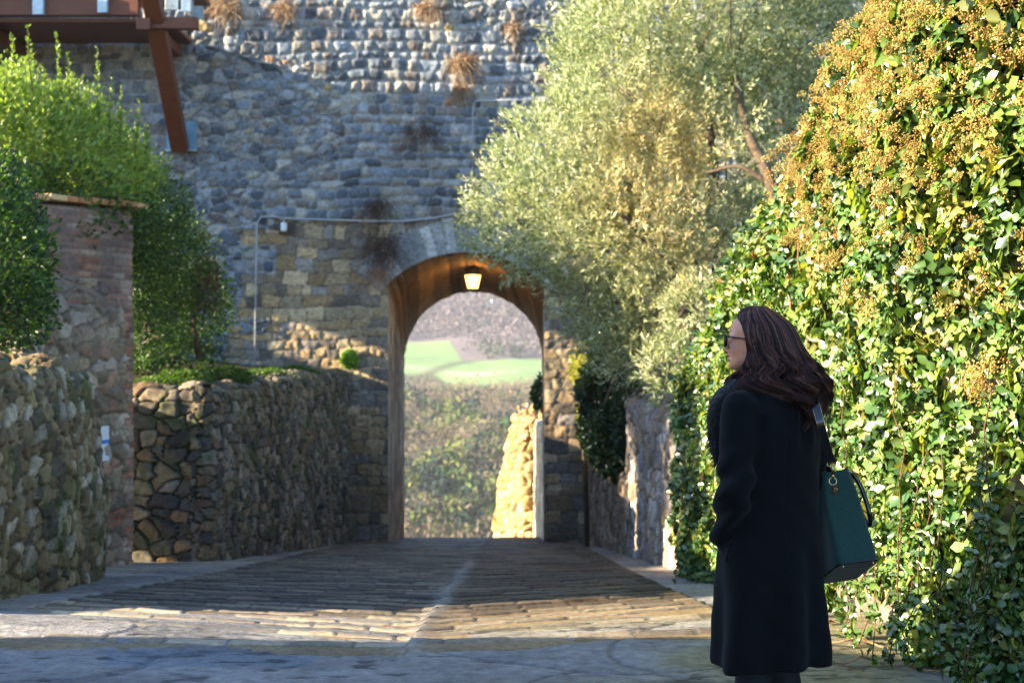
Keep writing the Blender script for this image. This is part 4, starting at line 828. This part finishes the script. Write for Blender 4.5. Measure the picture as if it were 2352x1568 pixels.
def bodysdf(X,Y,Z):
    d=headsdf(X,Y,Z); c=lambda a,b,ra,rb:cap(X,Y,Z,a,b,ra,rb)
    d=smin(d,c(hd(-.015,0,-.02),(0.0,.02,1.33),.05,.056),.03)
    s=X*SA[0]+Y*SA[1]; f=X*FA[0]+Y*FA[1]
    d=smin(d,ell(s,f,Z,(0,0,1.2),(.155,.09,.19)),.05); d=smin(d,ell(s,f,Z,(0,0,.95),(.15,.1,.16)),.06)
    for sg in(-1,1):
        sh=((-.112,-.1,1.3) if sg<0 else (.145,.105,1.295)); el=((-.143,-.16,1.03) if sg<0 else (.183,.12,1.02)); wr=((-.15,-.06,.88) if sg<0 else (.125,.19,.87))
        d=smin(d,c(sl_(0,0,1.36),sh,.04,.04),.03); d=smin(d,c(sh,el,.042,.034),.02); d=smin(d,c(el,wr,.036,.025),.01)
        hb=np.array(wr)*[.82,.82,1]+np.array([-.0,.0,-.05]); d=smin(d,c(wr,hb,.026,.028),.01)
        for k in range(4): k3=np.array(sl_(0,(k-1.5)*.018,0)); d=np.minimum(d,c(hb+k3,hb+k3*1.0+np.array([0,0,-.075+.006*abs(k-1)]),.0095,.008))
        d=np.minimum(d,c(hb+np.array(sl_(0,.025,.02)),hb+np.array(sl_(0,.042,-.03)),.011,.009))
        hp=sl_(sg*.08,0,.88); kn=sl_(sg*.085,.01,.48); an=sl_(sg*.085,-.02,.1)
        d=smin(d,c(hp,kn,.075,.05),.03); d=smin(d,c(kn,an,.05,.034),.02)
    return d
xs_=np.arange(-.27,.28,.0048); ys_=np.arange(-.27,.3,.0048); zs_=np.concatenate([np.arange(.06,1.38,.014),np.arange(1.38,1.68,.0038)])
V,Fc=snet(bodysdf,xs_,ys_,zs_)
fl=(V[:,0]-HO[0])*HF[0]+(V[:,1]-HO[1])*HF[1]; sl2=(V[:,0]-HO[0])*HSd[0]+(V[:,1]-HO[1])*HSd[1]; ul=V[:,2]-HO[2]
cs=np.tile([.85,.37,.22],(len(V),1)); lips=np.exp(-((ul+.0365)/.010)**2)*sst(.088,.094,fl)*sst(.024,.015,np.abs(sl2)); cs=lerp(cs,np.array([.42,.1,.1]),np.clip(lips,0,1)[:,None]*.75)
blush=np.exp(-(((fl-.07)/.03)**2+((ul+.0)/.02)**2)); cs=lerp(cs,np.array([.5,.2,.16]),(blush*.5)[:,None])
sk=plain('skin',(.5,.3,.2),.45,nsc=120,var=.06,bump=.08,bd=.001,attr=True); skb=sk.node_tree.nodes['Principled BSDF']; skb.inputs['Subsurface Weight'].default_value=.15; skb.inputs['Subsurface Radius'].default_value=(.01,.004,.002)
body=mk('body',V,Fc,sk,wm,cs)
for sg in(-1,1):
    mb=MB(); c_=hd(.083,sg*.03,.021); mb.ball(c_,(.0125,.0125,.0125),14,10,(.75,.72,.7)); mb.ball(c_+HF*.0085,(.006,.006,.006),10,8,(.05,.03,.02)); mb.build('eye',plain('eye_surface',(1,1,1),.15,attr=True,var=.02),wm,True)
mb=MB()
for sg in(-1,1):
    pb=[hd(.084-.012*t*t*1.1,sg*(.014+.034*t),.0435+.006*math.sin(t*2.6)) for t in np.linspace(0,1,9)]; mb=MB(); mb.tube(pb,np.concatenate([[.002],np.full(7,.0034),[.001]]),6,(.03,.018,.014)); mb.build('eyebrow',plain('brow_hair',(.03,.018,.014),.7),wm,True)
# clothes ---------------------------------------------------------------
def coatsdf(X,Y,Z):
    zk=[.30,.38,.6,.78,.95,1.1,1.22,1.30,1.36,1.41,1.45]
    cx=np.interp(Z,zk,[.016,.012,.006,.002,.015,.025,.022,.015,.005,0,0]); cy=np.interp(Z,zk,[.0]*11)
    rs=np.interp(Z,zk,[.232,.226,.212,.205,.19,.18,.19,.19,.145,.085,.07]); rf=np.interp(Z,zk,[.185,.18,.17,.16,.145,.135,.13,.12,.1,.075,.065])
    s=(X-cx)*SA[0]+(Y-cy)*SA[1]; f=(X-cx)*FA[0]+(Y-cy)*FA[1]; q=np.sqrt((s/rs)**2+(f/rf)**2); an_=np.arctan2(s,f)
    fold=.019*sst(1.05,.4,Z)*np.sin(an_*6+2.5*np.sin(Z*2.3))+.006*sst(1.1,1.25,Z)*np.sin(an_*9+Z*14)
    d=(q-1)*np.minimum(rs,rf)+fold; d=np.maximum(d,np.maximum(.412-Z+.010*np.sin(an_*2+1),Z-1.425))
    vent=np.maximum(np.abs(s-.01)-.002,Z-.62)      # centre back vent line
    for sg in(-1,1):
        if sg<0: sh=(-.115,-.105,1.305); el=(-.145,-.165,1.03); wr=(-.158,-.055,.865)
        else: sh=(.15,.11,1.30); el=(.185,.12,1.02); wr=(.12,.2,.86)
        a=cap(X,Y,Z,sh,el,.066,.058); b=cap(X,Y,Z,el,wr,.058,.052); a=smin(a,b,.02)
        cr=.010*np.sin((Z+.35*Y+.2*X)*58+3*np.sin(X*20))*sst(.25,.05,np.abs(Z-1.0))
        d=smin(d,a+cr,.018)
    return d+.0025*np.sin(X*43+Z*17)*np.sin(Z*31+Y*23)
V,Fc=snet(coatsdf,np.arange(-.29,.31,.0085),np.arange(-.29,.31,.0085),np.arange(.33,1.46,.0085))
wool=plain('black_wool',(.0045,.0045,.0055),.9,nsc=260,var=.5,bump=.6,bd=.0015,spec=.15,sheen=.05)
coat=mk('coat',V,Fc,wool,wm,None)
zz_=np.linspace(.43,1.2,40); bs=[]
for z in zz_:
    yy_=np.linspace(-.28,.0,160); f_=coatsdf(np.full(160,.045),yy_,np.full(160,z)); k_=int(np.argmax(f_<0)); bs.append((.045,yy_[k_],z))
bs=np.array(bs); bs[1:-1]=(bs[:-2]+bs[1:-1]+bs[2:])/3
mb=MB(); mb.tube(bs,.0022,5); mb.build('back_seam',wool,coat,True)
mb=MB(); mb.tube([(-.155,-.2+.04,.86),(-.165,-.13,.80),(-.16,-.06,.74)],.004,5); mb.build('pocket_seam',wool,coat,True)
def tsdf(X,Y,Z):
    d=None
    for sg in(-1,1):
        hp=sl_(sg*.085,0,.85); kn=sl_(sg*.09,.01,.48); an=sl_(sg*.09,-.02,.1); a=smin(cap(X,Y,Z,hp,kn,.085,.062),cap(X,Y,Z,kn,an,.062,.052),.02); a=a+.003*np.sin(Z*80+X*30); d=a if d is None else np.minimum(d,a)
    return np.maximum(d,Z-.8)
V,Fc=snet(tsdf,np.arange(-.26,.27,.01),np.arange(-.26,.27,.01),np.arange(.03,.83,.012)); mk('trousers',V,Fc,plain('dark_denim',(.006,.008,.014),.8,nsc=200,var=.3,bump=.4),wm)
for sg in(-1,1):
    def ss(X,Y,Z):
        a=sl_(sg*.09,-.05,.04); b=sl_(sg*.1,.13,.03); d=smin(cap(X,Y,Z,a,b,.042,.036),cap(X,Y,Z,sl_(sg*.09,-.03,.05),sl_(sg*.09,-.02,.13),.045,.05),.03); return np.maximum(d,.004-Z)
    V,Fc=snet(ss,np.arange(-.3,.3,.01),np.arange(-.3,.3,.01),np.arange(-.01,.2,.008)); mk('shoe',V,Fc,plain('black_leather',(.01,.01,.01),.35),wm)
# fur collar
fp=np.array([(.11,.07,1.40),(.04,-.035,1.405),(-.045,-.045,1.40),(-.1,-.01,1.375),(-.15,.02,1.335),(-.168,.045,1.27),(-.165,.07,1.19),(-.15,.09,1.11)]); fr_=np.array([.03,.034,.036,.042,.045,.042,.036,.026])
t=np.linspace(0,len(fp)-1,60); fpi=np.stack([np.interp(t,range(len(fp)),fp[:,i]) for i in range(3)],-1)
for _ in range(6): fpi[1:-1]=(fpi[:-2]+2*fpi[1:-1]+fpi[2:])/4
fri=np.interp(t,range(len(fp)),fr_); mb=MB(); mb.tube(fpi,fri,14,(.01,.01,.012)); fur=mb.build('fur_collar',plain('black_fur',(.012,.012,.016),.6,spec=.4),wm,True)
def strands(name,Pth,w,cols,mat,par):
    """Pth (n,K,3) strand paths as thin three-sided tubes"""
    n,K,_=Pth.shape; T=np.gradient(Pth,axis=1); T=unit(T); A=unit(np.cross(T,np.array([.31,.22,.93]))); B=np.cross(T,A); tp=(1-.75*np.linspace(0,1,K)**2)[None,:,None]*np.asarray(w).reshape(-1,1,1)
    V=np.stack([Pth+(math.cos(a)*A+math.sin(a)*B)*tp for a in(0,2.09,4.19)],2).reshape(-1,3)
    b=(np.arange(n)*K*3)[:,None]+(np.arange(K-1)*3)[None,:]; b=b.reshape(-1,1); Fq=np.concatenate([b+np.array([[i,(i+1)%3,(i+1)%3+3,i+3]]) for i in range(3)])
    return mk(name,V,Fq,mat,par,np.repeat(cols,K*3,0))
nf=5200; ti=RNG.random(nf)*59; b0=np.stack([np.interp(ti,range(60),fpi[:,i]) for i in range(3)],-1); r0=np.interp(ti,range(60),fri); dn=unit(RNG.normal(size=(nf,3))); rt=b0+dn*r0[:,None]*.9; q=np.linspace(0,1,5)[None,:,None]
pth=rt[:,None,:]+(dn*.016)[:,None,:]*q+np.array([-.002,0,-.012])*q**2+.003*RNG.normal(size=(nf,1,3))*q
strands('fur_hairs',pth,np.full(nf,.0009),np.tile([.012,.012,.016],(nf,1)),plain('fur_hair',(1,1,1),.5,attr=True),fur)
# hair -------------------------------------------------------------------
def env(z):
    """outline of the hair at height z: left and right in the photo, nearest and farthest"""
    zk=[1.668,1.66,1.645,1.62,1.60,1.55,1.51,1.475,1.44,1.405,1.37,1.345,1.31,1.28,1.24]
    xl=[-.045,-.075,-.096,-.108,-.105,-.105,-.095,-.10,-.115,-.135,-.13,-.09,-.01,.035,.06]
    xr=[-.025,.005,.035,.068,.092,.118,.134,.158,.192,.206,.207,.2,.19,.168,.125]
    yn=[.02,-.01,-.03,-.05,-.058,-.066,-.072,-.085,-.105,-.12,-.128,-.13,-.135,-.135,-.13]
    yf=[.05,.08,.1,.118,.125,.13,.135,.14,.145,.15,.15,.14,.12,.1,.05]
    f=lambda a:np.interp(z,zk[::-1],a[::-1]); return f(xl),f(xr),f(yn),f(yf)
def hairpts(th,r,z):
    xl,xr,yn,yf=env(z); return np.stack([(xl+xr)/2+r*(xr-xl)/2*np.cos(th),(yn+yf)/2+r*(yf-yn)/2*np.sin(th),z],-1)
nh=11000; K=38
th=RNG.random(nh)*2*np.pi; rr_=.72+.28*RNG.random(nh)**.6
# hair leaves the face free: directions toward the face (pi side, turned away from camera) start behind the ear
face=np.abs(((th-math.pi*.955+math.pi)%(2*math.pi))-math.pi)
ztop=np.full(nh,1.664)-.012*RNG.random(nh)
tipb=np.interp(np.cos(th),[-1,-.4,0,.3,.6,1],[1.375,1.36,1.345,1.30,1.245,1.29])+.03*(h3(np.floor(th*4),np.floor(th*4)*0,np.floor(th*4)*0,5)-.5); zt2=tipb+.05*RNG.random(nh)**2-.01+.09*(RNG.random(nh)<.25)*RNG.random(nh)
q=np.linspace(0,1,K)[None,:]; zz=ztop[:,None]+(zt2-ztop)[:,None]*(q**1.25*.9+.1*q)
clump=np.floor(th/(2*np.pi)*64+1.5*rr_+.35*RNG.random(nh))+100*np.floor(rr_*4); ph=3.2*fbm(th*2.2,rr_*6,None,4,2)+h3(clump,clump*0,clump*0,4)*2.2+.5*RNG.random(nh)
wv=sst(1.56,1.36,zz)
thw=th[:,None]+wv*.24*np.sin(zz*56+ph[:,None])+.05*wv*np.sin(zz*97+ph[:,None]*2)
rw=rr_[:,None]*(1+wv*.17*np.sin(zz*54+ph[:,None]*1.3+1)+.1*sst(.75,1,q)*np.sin(ph[:,None]*3))
# near the side of the face hair is swept backward
xl,xr,yn,yf=env(zz); Pt=hairpts(thw,rw,zz)
fl=(Pt[...,0]-HO[0])*HF[0]+(Pt[...,1]-HO[1])*HF[1]; sl3=(Pt[...,0]-HO[0])*HSd[0]+(Pt[...,1]-HO[1])*HSd[1]; ul=Pt[...,2]-HO[2]
lim=np.interp(ul,[-.16,-.11,-.085,-.05,0,.04,.075,.1,.125,.15],[.14,.10,.055,.028,.022,.03,.045,.062,.08,.1])
lim=lim+.012*np.sin(ph)[:,None]*0-.006*RNG.random((nh,1))
over_=np.maximum(fl-lim,0); Pt=Pt-HF*over_[...,None]*1.0
# keep moved strands outside the skull
for _ in range(3):
    e_=np.sqrt(((Pt[...,0]-HO[0]+.008*HF[0])**2+(Pt[...,1]-HO[1]+.008*HF[1])**2)/.088**2+((Pt[...,2]-HO[2]-.04)/.098)**2)
    cen=np.stack([np.full(e_.shape,HO[0]-.008*HF[0]),np.full(e_.shape,HO[1]-.008*HF[1]),np.full(e_.shape,HO[2]+.04)],-1)
    Pt=np.where((e_<1.0)[...,None],cen+(Pt-cen)/np.maximum(e_,.2)[...,None],Pt)
fl=(Pt[...,0]-HO[0])*HF[0]+(Pt[...,1]-HO[1])*HF[1]; Pt=Pt-HF*np.maximum(fl-lim,0)[...,None]
Pt+=.0025*RNG.normal(size=(nh,1,3))*q[...,None]
sm=Pt.copy(); sm[:,1:-1]=(Pt[:,:-2]+2*Pt[:,1:-1]+Pt[:,2:])/4; Pt=sm
hcol=np.array([(.04,.015,.015),(.07,.026,.022),(.03,.011,.012),(.26,.11,.07),(.018,.008,.008)])[RNG.integers(0,5,nh)]*(.45+1.0*h3(clump,clump*0,clump*0,7)**1.3+.25*RNG.random(nh))[:,None]
hm=plain('dark_brown_hair',(1,1,1),.42,attr=True,nsc=3,var=.1,bump=0,spec=.28)
hair=strands('hair',Pt,.001+.0007*RNG.random(nh),hcol,hm,wm)
# flyaway curls at the back
nfz=700; th=RNG.normal(size=nfz)*.55; z0=1.50-.16*RNG.random(nfz); b0=hairpts(th,np.full(nfz,.93),z0); K2=12; q=np.linspace(0,1,K2)[None,:]; out_=np.stack([np.cos(th),np.sin(th)*.8,0*th],-1); cv=(RNG.random(nfz)*6.28)[:,None]
pth=b0[:,None,:]+out_[:,None,:]*(.03*np.sin(q*2.6)*RNG.random((nfz,1))+.008*np.sin(q*9+cv))[...,None]+np.array([0,0,-1])*(q*(.05+.07*RNG.random((nfz,1))))[...,None]+(.008*np.cos(q*9+cv))[...,None]*np.array([.3,1,.4])
strands('flyaway_hair',pth,np.full(nfz,.0007),np.tile([.06,.03,.02],(nfz,1)),hm,hair)
# inner hair volume so no gap shows through
def hsdf(X,Y,Z):
    xl,xr,yn,yf=env(Z); a=(xr-xl)/2*.84; b=(yf-yn)/2*.84; d=(np.sqrt(((X-(xl+xr)/2)/a)**2+((Y-(yn+yf)/2)/b)**2)-1)*np.minimum(a,b); d=np.maximum(d,np.maximum(1.30-Z,Z-1.652))
    f=(X-HO[0])*HF[0]+(Y-HO[1])*HF[1]; u=Z-HO[2]; lm=np.interp(u,[-.16,-.11,-.085,-.05,0,.04,.075,.1,.125,.15],[.12,.08,.04,.015,.01,.015,.03,.045,.06,.08])
    return np.maximum(d,f-lm)
V,Fc=snet(hsdf,np.arange(-.2,.25,.008),np.arange(-.2,.2,.008),np.arange(1.24,1.68,.008)); mk('hair_mass',V,Fc,plain('dark_hair_mass',(.012,.005,.005),.9,spec=.05,bump=.5,nsc=60,var=.3,stretch=(3,3,.4)),hair)
# glasses
gl=empty('glasses',hd(.1,0,.02)-np.array([0,0,0])); gl.parent=wm; gl.name='glasses'
g0=hd(.1,0,.02); blk=plain('black_acetate',(.008,.008,.01),.2)
for sg in(-1,1):
    ring=[]; 
    for k in range(25):
        a=k/24*2*math.pi; cw=np.sign(math.cos(a))*abs(math.cos(a))**.6*.026; ch=np.sign(math.sin(a))*abs(math.sin(a))**.6*.0215
        ring.append(hd(.104-.10*abs(sg*.032+cw)*.35,sg*.033+cw,.021+ch)-g0)
    mb=MB(); mb.tube(ring,.0036,6,cap=False); mb.build('rim',blk,gl,True)
    mb=MB(); n_=len(ring)-1; mb.add(np.array(ring[:-1]),[np.arange(n_)[None]]); m,nt,b,out=nodes('lens_glass'); b.inputs['Base Color'].default_value=(.55,.72,1,1); b.inputs['Roughness'].default_value=.03; b.inputs['Transmission Weight'].default_value=.7; b.inputs['IOR'].default_value=1.1; mb.build('lens',m,gl)
    mb=MB(); mb.tube([hd(.088,sg*.062,.034)-g0,hd(.05,sg*.0755,.03)-g0,hd(.0,sg*.08,.022)-g0,hd(-.015,sg*.08,.0)-g0],[.0038,.003,.0028,.0025],6); mb.build('temple_arm',blk,gl,True)
mb=MB(); mb.tube([hd(.1035,-.009,.026)-g0,hd(.107,0,.028)-g0,hd(.1035,.009,.026)-g0],.0025,6); mb.build('bridge',blk,gl,True)
mb=MB(); mb.ball(hd(.0,.083,-.032),(.003,.003,.008),8,6); mb.build('earring',plain('gold_metal',(.7,.5,.25),.25,.9),wm,True)
# ------------------------------------------------------------------ handbag
Ld=unit(np.array([-.03,.27,-.12])); Ud=np.array([-.05,.128,.30]); Ud=unit(Ud-Ld*Ud.dot(Ld)); Wd_=np.cross(Ld,Ud); Wd_=Wd_ if Wd_[0]>0 else -Wd_
b0=P(1974,1289,4.93)+Ld*.0; bag=empty('handbag',b0); tag(bag,'dark green suede tote bag with gold rings hanging beside the black coat','handbag')
LB=.27; HB=.325
nr_=13;ns=40; rings=[]
for i in range(nr_):
    t=i/(nr_-1); hw=lerp(.077,.056,t)+.005*math.sin(t*3.1)+.002*math.sin(t*11); hl=LB/2; ring=[]
    for k in range(ns):
        a=(k+.5)/ns*2*math.pi; cx_=math.copysign(abs(math.cos(a))**.28,math.cos(a)); cy_=math.copysign(abs(math.sin(a))**.28,math.sin(a))
        w_=cx_*hw; l_=cy_*hl
        if cy_<-.9: l_+= .03*math.sin(math.pi*(.15+.85*t))*(1-(w_/hw)**2)*(t**1.0)      # gusset sinks in
        ring.append(Wd_*(w_)+Ld*(l_+LB/2)+Ud*(HB*t+(.016*(w_/hw)**2*t*t)-.008*t*math.sin(l_*22+w_*9)))
    rings.append(ring)
V=np.array(rings).reshape(-1,3); i=np.arange(nr_-1)[:,None]*ns; j=np.arange(ns)[None,:]; Fq=np.stack([i+j,i+(j+1)%ns,i+ns+(j+1)%ns,i+ns+j],-1).reshape(-1,4)
suede=plain('green_suede',(.009,.045,.036),.8,nsc=90,var=.2,bump=.3,bd=.001,sheen=.3,spec=.3)
mk('bag_body',V,Fq,suede,bag)
ptn=plain('black_patent',(.008,.008,.012),.12,coat=.6); lea=plain('grey_leather',(.09,.095,.11),.45,nsc=60,var=.15); gold=plain('brass',(.75,.52,.22),.22,1)
fr=np.array(rings[0]); mb=MB(); mb.add(fr-Ud*.003,[np.arange(ns)[None]]); mb.add(np.concatenate([fr*1.0-Ud*.003,fr+Ud*.03]),[np.stack([np.arange(ns),(np.arange(ns)+1)%ns,(np.arange(ns)+1)%ns+ns,np.arange(ns)+ns],-1)]); 
mb2=MB(); mb2.add(fr-Ud*.004,[np.arange(ns)[None]]); base_=mb2.build('bag_base',lea,bag)
mb=MB(); r_=[*fr,fr[0]]; mb.tube(r_,.0028,5); mb.build('piping',plain('dark_piping',(.02,.02,.025),.4),bag,True)
tr=np.array(rings[-1]); mb=MB(); mb.tube([*tr,tr[0]],.003,5); mb.build('rim_piping',suede,bag,True)
for (w_,l_) in((-.055,.02),(.055,.02),(-.055,.25),(.055,.25)):
    mb=MB(); mb.ball(Wd_*w_+Ld*l_-Ud*.006,(.006,.006,.006),8,6); mb.build('foot_stud',gold,base_,True)
def wd(w_,l_,u_): return Wd_*w_+Ld*l_+Ud*u_
for sg in(-1,1):
    w0=sg*.058; pth=[wd(w0,.06,HB-.05),wd(w0+sg*.01,.06,HB),wd(w0+sg*.025,.075,HB+.02),wd(w0+sg*.055,.09,HB-.03),wd(w0+sg*.066,.1,HB-.13),wd(w0+sg*.07,.135,HB-.18),wd(w0+sg*.066,.17,HB-.13),wd(w0+sg*.055,.18,HB-.03),wd(w0+sg*.025,.195,HB+.02),wd(w0+sg*.01,.21,HB),wd(w0,.21,HB-.05)]
    pth=np.array(pth); t=np.linspace(0,10,60); pp=np.stack([np.interp(t,range(11),pth[:,i]) for i in range(3)],-1)
    for _ in range(5): pp[1:-1]=(pp[:-2]+2*pp[1:-1]+pp[2:])/4
    mb=MB(); mb.tube(pp,.0085,8); h_=mb.build('handle',ptn,bag,True)
    for pk in(10,-11): mb=MB(); mb.ball(pp[pk],(.01,.01,.012),8,6); mb.build('buckle',gold,h_,True)
def ring_(c,r,n,a,b,w=.0022):
    mb=MB(); mb.tube([c+a*r*math.cos(k/18*6.2832)+b*r*math.sin(k/18*6.2832) for k in range(19)],w,6,cap=False); return mb
rc=P(1914,1092,4.9)-b0; ring_(rc+np.array([-.004,-.01,-.018]),.013,18,np.array([1,0,0]),np.array([0,.2,.98])).build('ring',gold,bag,True)
rt_=P(1909,1066,4.89)-b0; mb=MB(); mb.tube([rt_+[.004,-.005,0],rc+[-.004,-.012,.004]],.0045,8); mb.ball(rc+[-.004,-.012,.0],(.007,.006,.007),8,6); mb.build('clasp',gold,bag,True)
ring_(rt_,.014,18,np.array([1,0,.1]),np.array([0,.3,.5])).build('ring',gold,bag,True)
mb=MB(); mb.box(rc+np.array([.004,-.012,-.048]),(.011,.003,.016),None,(1,1,1),.003); tg=mb.build('leather_tag',ptn,bag)
mb=MB(); mb.tube([rc+np.array([.004+.005*math.cos(a),-.0165,-.047+.007*math.sin(a)]) for a in np.linspace(-.6,4.2,12)],.0012,5); mb.build('emblem',gold,tg,True)
# flat strap from the ring over the shoulder
sp=np.array([P(1911,1062,4.89),P(1896,1015,4.84),P(1884,968,4.83),P(1874,930,4.86),P(1866,905,4.93),P(1862,897,5.02),P(1866,915,5.12),P(1880,980,5.18),P(1892,1050,5.19),P(1903,1085,5.16)])-b0
t=np.linspace(0,9,70); pp=np.stack([np.interp(t,range(10),sp[:,i]) for i in range(3)],-1)
for _ in range(6): pp[1:-1]=(pp[:-2]+2*pp[1:-1]+pp[2:])/4
T=unit(np.gradient(pp,axis=0)); S1=unit(np.array([1,-.25,.25])-T*(T@np.array([1,-.25,.25]))[:,None]); Nn=np.cross(T,S1); w_,h_=.0125,.0025
V=np.stack([pp+S1*w_+Nn*h_,pp-S1*w_+Nn*h_,pp-S1*w_-Nn*h_,pp+S1*w_-Nn*h_],1).reshape(-1,3); b=(np.arange(69)*4)[:,None]
mk('strap',V,np.concatenate([b+np.array([[k,(k+1)%4,(k+1)%4+4,k+4]]) for k in range(4)]),ptn,bag,None,False)
mb=MB(); mb.tube(pp+S1*w_,.0016,5); mb.tube(pp-S1*w_,.0016,5); mb.build('strap_edge',gold,bag,True)
# ------------------------------------------------------------------ litter on the ground
def fallen(i,X,Y,d,sz,col,lab):
    p_=P(X,Y,d); z=ground_z(p_[0],d)+.012; e=empty('fallen_leaf',(p_[0],p_[1],z)); rz=random.uniform(0,6.3); D=np.array([[math.cos(rz),math.sin(rz),.15]]); 
    leafobj('blade',np.zeros((1,3)),D,np.array([[.2,-.3,1.]]),np.array([sz]),np.array([sz*.8]),T_IVY,F_I,np.array([col]),M['dry'],e); mb=MB(); mb.tube([(0,0,0),(-D[0][0]*sz*.5,-D[0][1]*sz*.5,.01)],.0015,4,col); mb.build('stalk',M['dry'],e); tag(e,lab,'leaf',GRP); return e
GRP='dry leaves scattered on the ground below the ivy'
k=0
for yy in range(34):
    d=random.uniform(6.5,9.5); x=ivx(d)-.3-random.random()**2*.5; X=1176+F*x/d; Y=784+F*(CAMZ-ground_z(x,d))/d
    fallen(k,X,Y,d,random.uniform(.035,.07),random.choice([(.3,.15,.06),(.4,.25,.1),(.25,.12,.05),(.35,.3,.1)]),'dry brown ivy leaf lying on the paving at the foot of the ivy'); k+=1
for (X,Y,d,L,lab) in ((1960,1480,7.2,.35,'pale dry twig on the sunlit paving right of the coat hem'),(1975,1525,6.8,.22,'dark curled twig on the shaded paving right of the woman'),(2250,1545,6.6,.5,'long dry stick on the paving at the lower right corner')):
    p_=P(X,Y,d); z=ground_z(p_[0],d)+.02; mb=MB(); q=np.linspace(-.5,.5,8); mb.tube(np.stack([q*L,.03*np.sin(q*9),.015*np.cos(q*7)],-1),.006,6,(.35,.22,.12)); o=mb.build('twig',M['bark'],None,True); o.location=(p_[0],p_[1],z); o.rotation_euler[2]=random.uniform(-.3,.3); tag(o,lab,'twig')
# ------------------------------------------------------------------ world, sun, camera
W=bpy.data.worlds.new('World'); SC.world=W; W.use_nodes=True; nt=W.node_tree; bg=nt.nodes['Background']; sky=nt.nodes.new('ShaderNodeTexSky'); sky.sky_type='NISHITA'; sky.sun_disc=False
el=math.atan2(.31,math.hypot(1,SUN[1])); sky.sun_elevation=el; 
src=-SUN; sky.sun_rotation=math.atan2(src[0],src[1]); sky.altitude=200; sky.air_density=1.0; sky.dust_density=.2; sky.ozone_density=4.0
nt.links.new(sky.outputs[0],bg.inputs[0]); bg.inputs[1].default_value=.095
sn=bpy.data.lights.new('sun','SUN'); sn.energy=5; sn.angle=math.radians(.5); sn.color=(1,.83,.56); so=bpy.data.objects.new('sun',sn); COL.objects.link(so); so.rotation_euler=Vector(SUN).to_track_quat('-Z','Y').to_euler(); so.location=(-30,0,30)
HAZE=True
if HAZE:
    mb=MB(); mb.add([(x,y,z) for x in(-920,920) for y in(-70,1920) for z in(-75,152)],np.array([[0,1,3,2],[4,6,7,5],[0,4,5,1],[2,3,7,6],[0,2,6,4],[1,5,7,3]])); hz=mb.build('haze',None); hz['kind']='stuff'
    m=bpy.data.materials.new('haze_air'); m.use_nodes=True; t=m.node_tree; t.nodes.clear(); out=t.nodes.new('ShaderNodeOutputMaterial'); pv=t.nodes.new('ShaderNodeVolumePrincipled'); pv.inputs['Color'].default_value=(.93,.93,1,1); pv.inputs['Density'].default_value=.00023; pv.inputs['Anisotropy'].default_value=.2; t.links.new(pv.outputs[0],out.inputs['Volume']); hz.data.materials.append(m)
cam=bpy.data.cameras.new('camera'); co=bpy.data.objects.new('camera',cam); COL.objects.link(co); SC.camera=co; co.location=(0,0,CAMZ); co.rotation_euler=(math.pi/2,0,0); cam.lens=50.006; cam.sensor_width=36; cam.clip_end=6000; cam.clip_start=.05
cam.dof.use_dof=True; cam.dof.focus_distance=5.2; cam.dof.aperture_fstop=4.5
vs=SC.view_settings; SC.display_settings.display_device='sRGB'; vs.view_transform='Standard'; vs.look='None'; vs.gamma=1; vs.exposure=2.35
SC.render.engine='CYCLES'; SC.cycles.max_bounces=8; SC.cycles.volume_bounces=0; SC.cycles.transparent_max_bounces=8
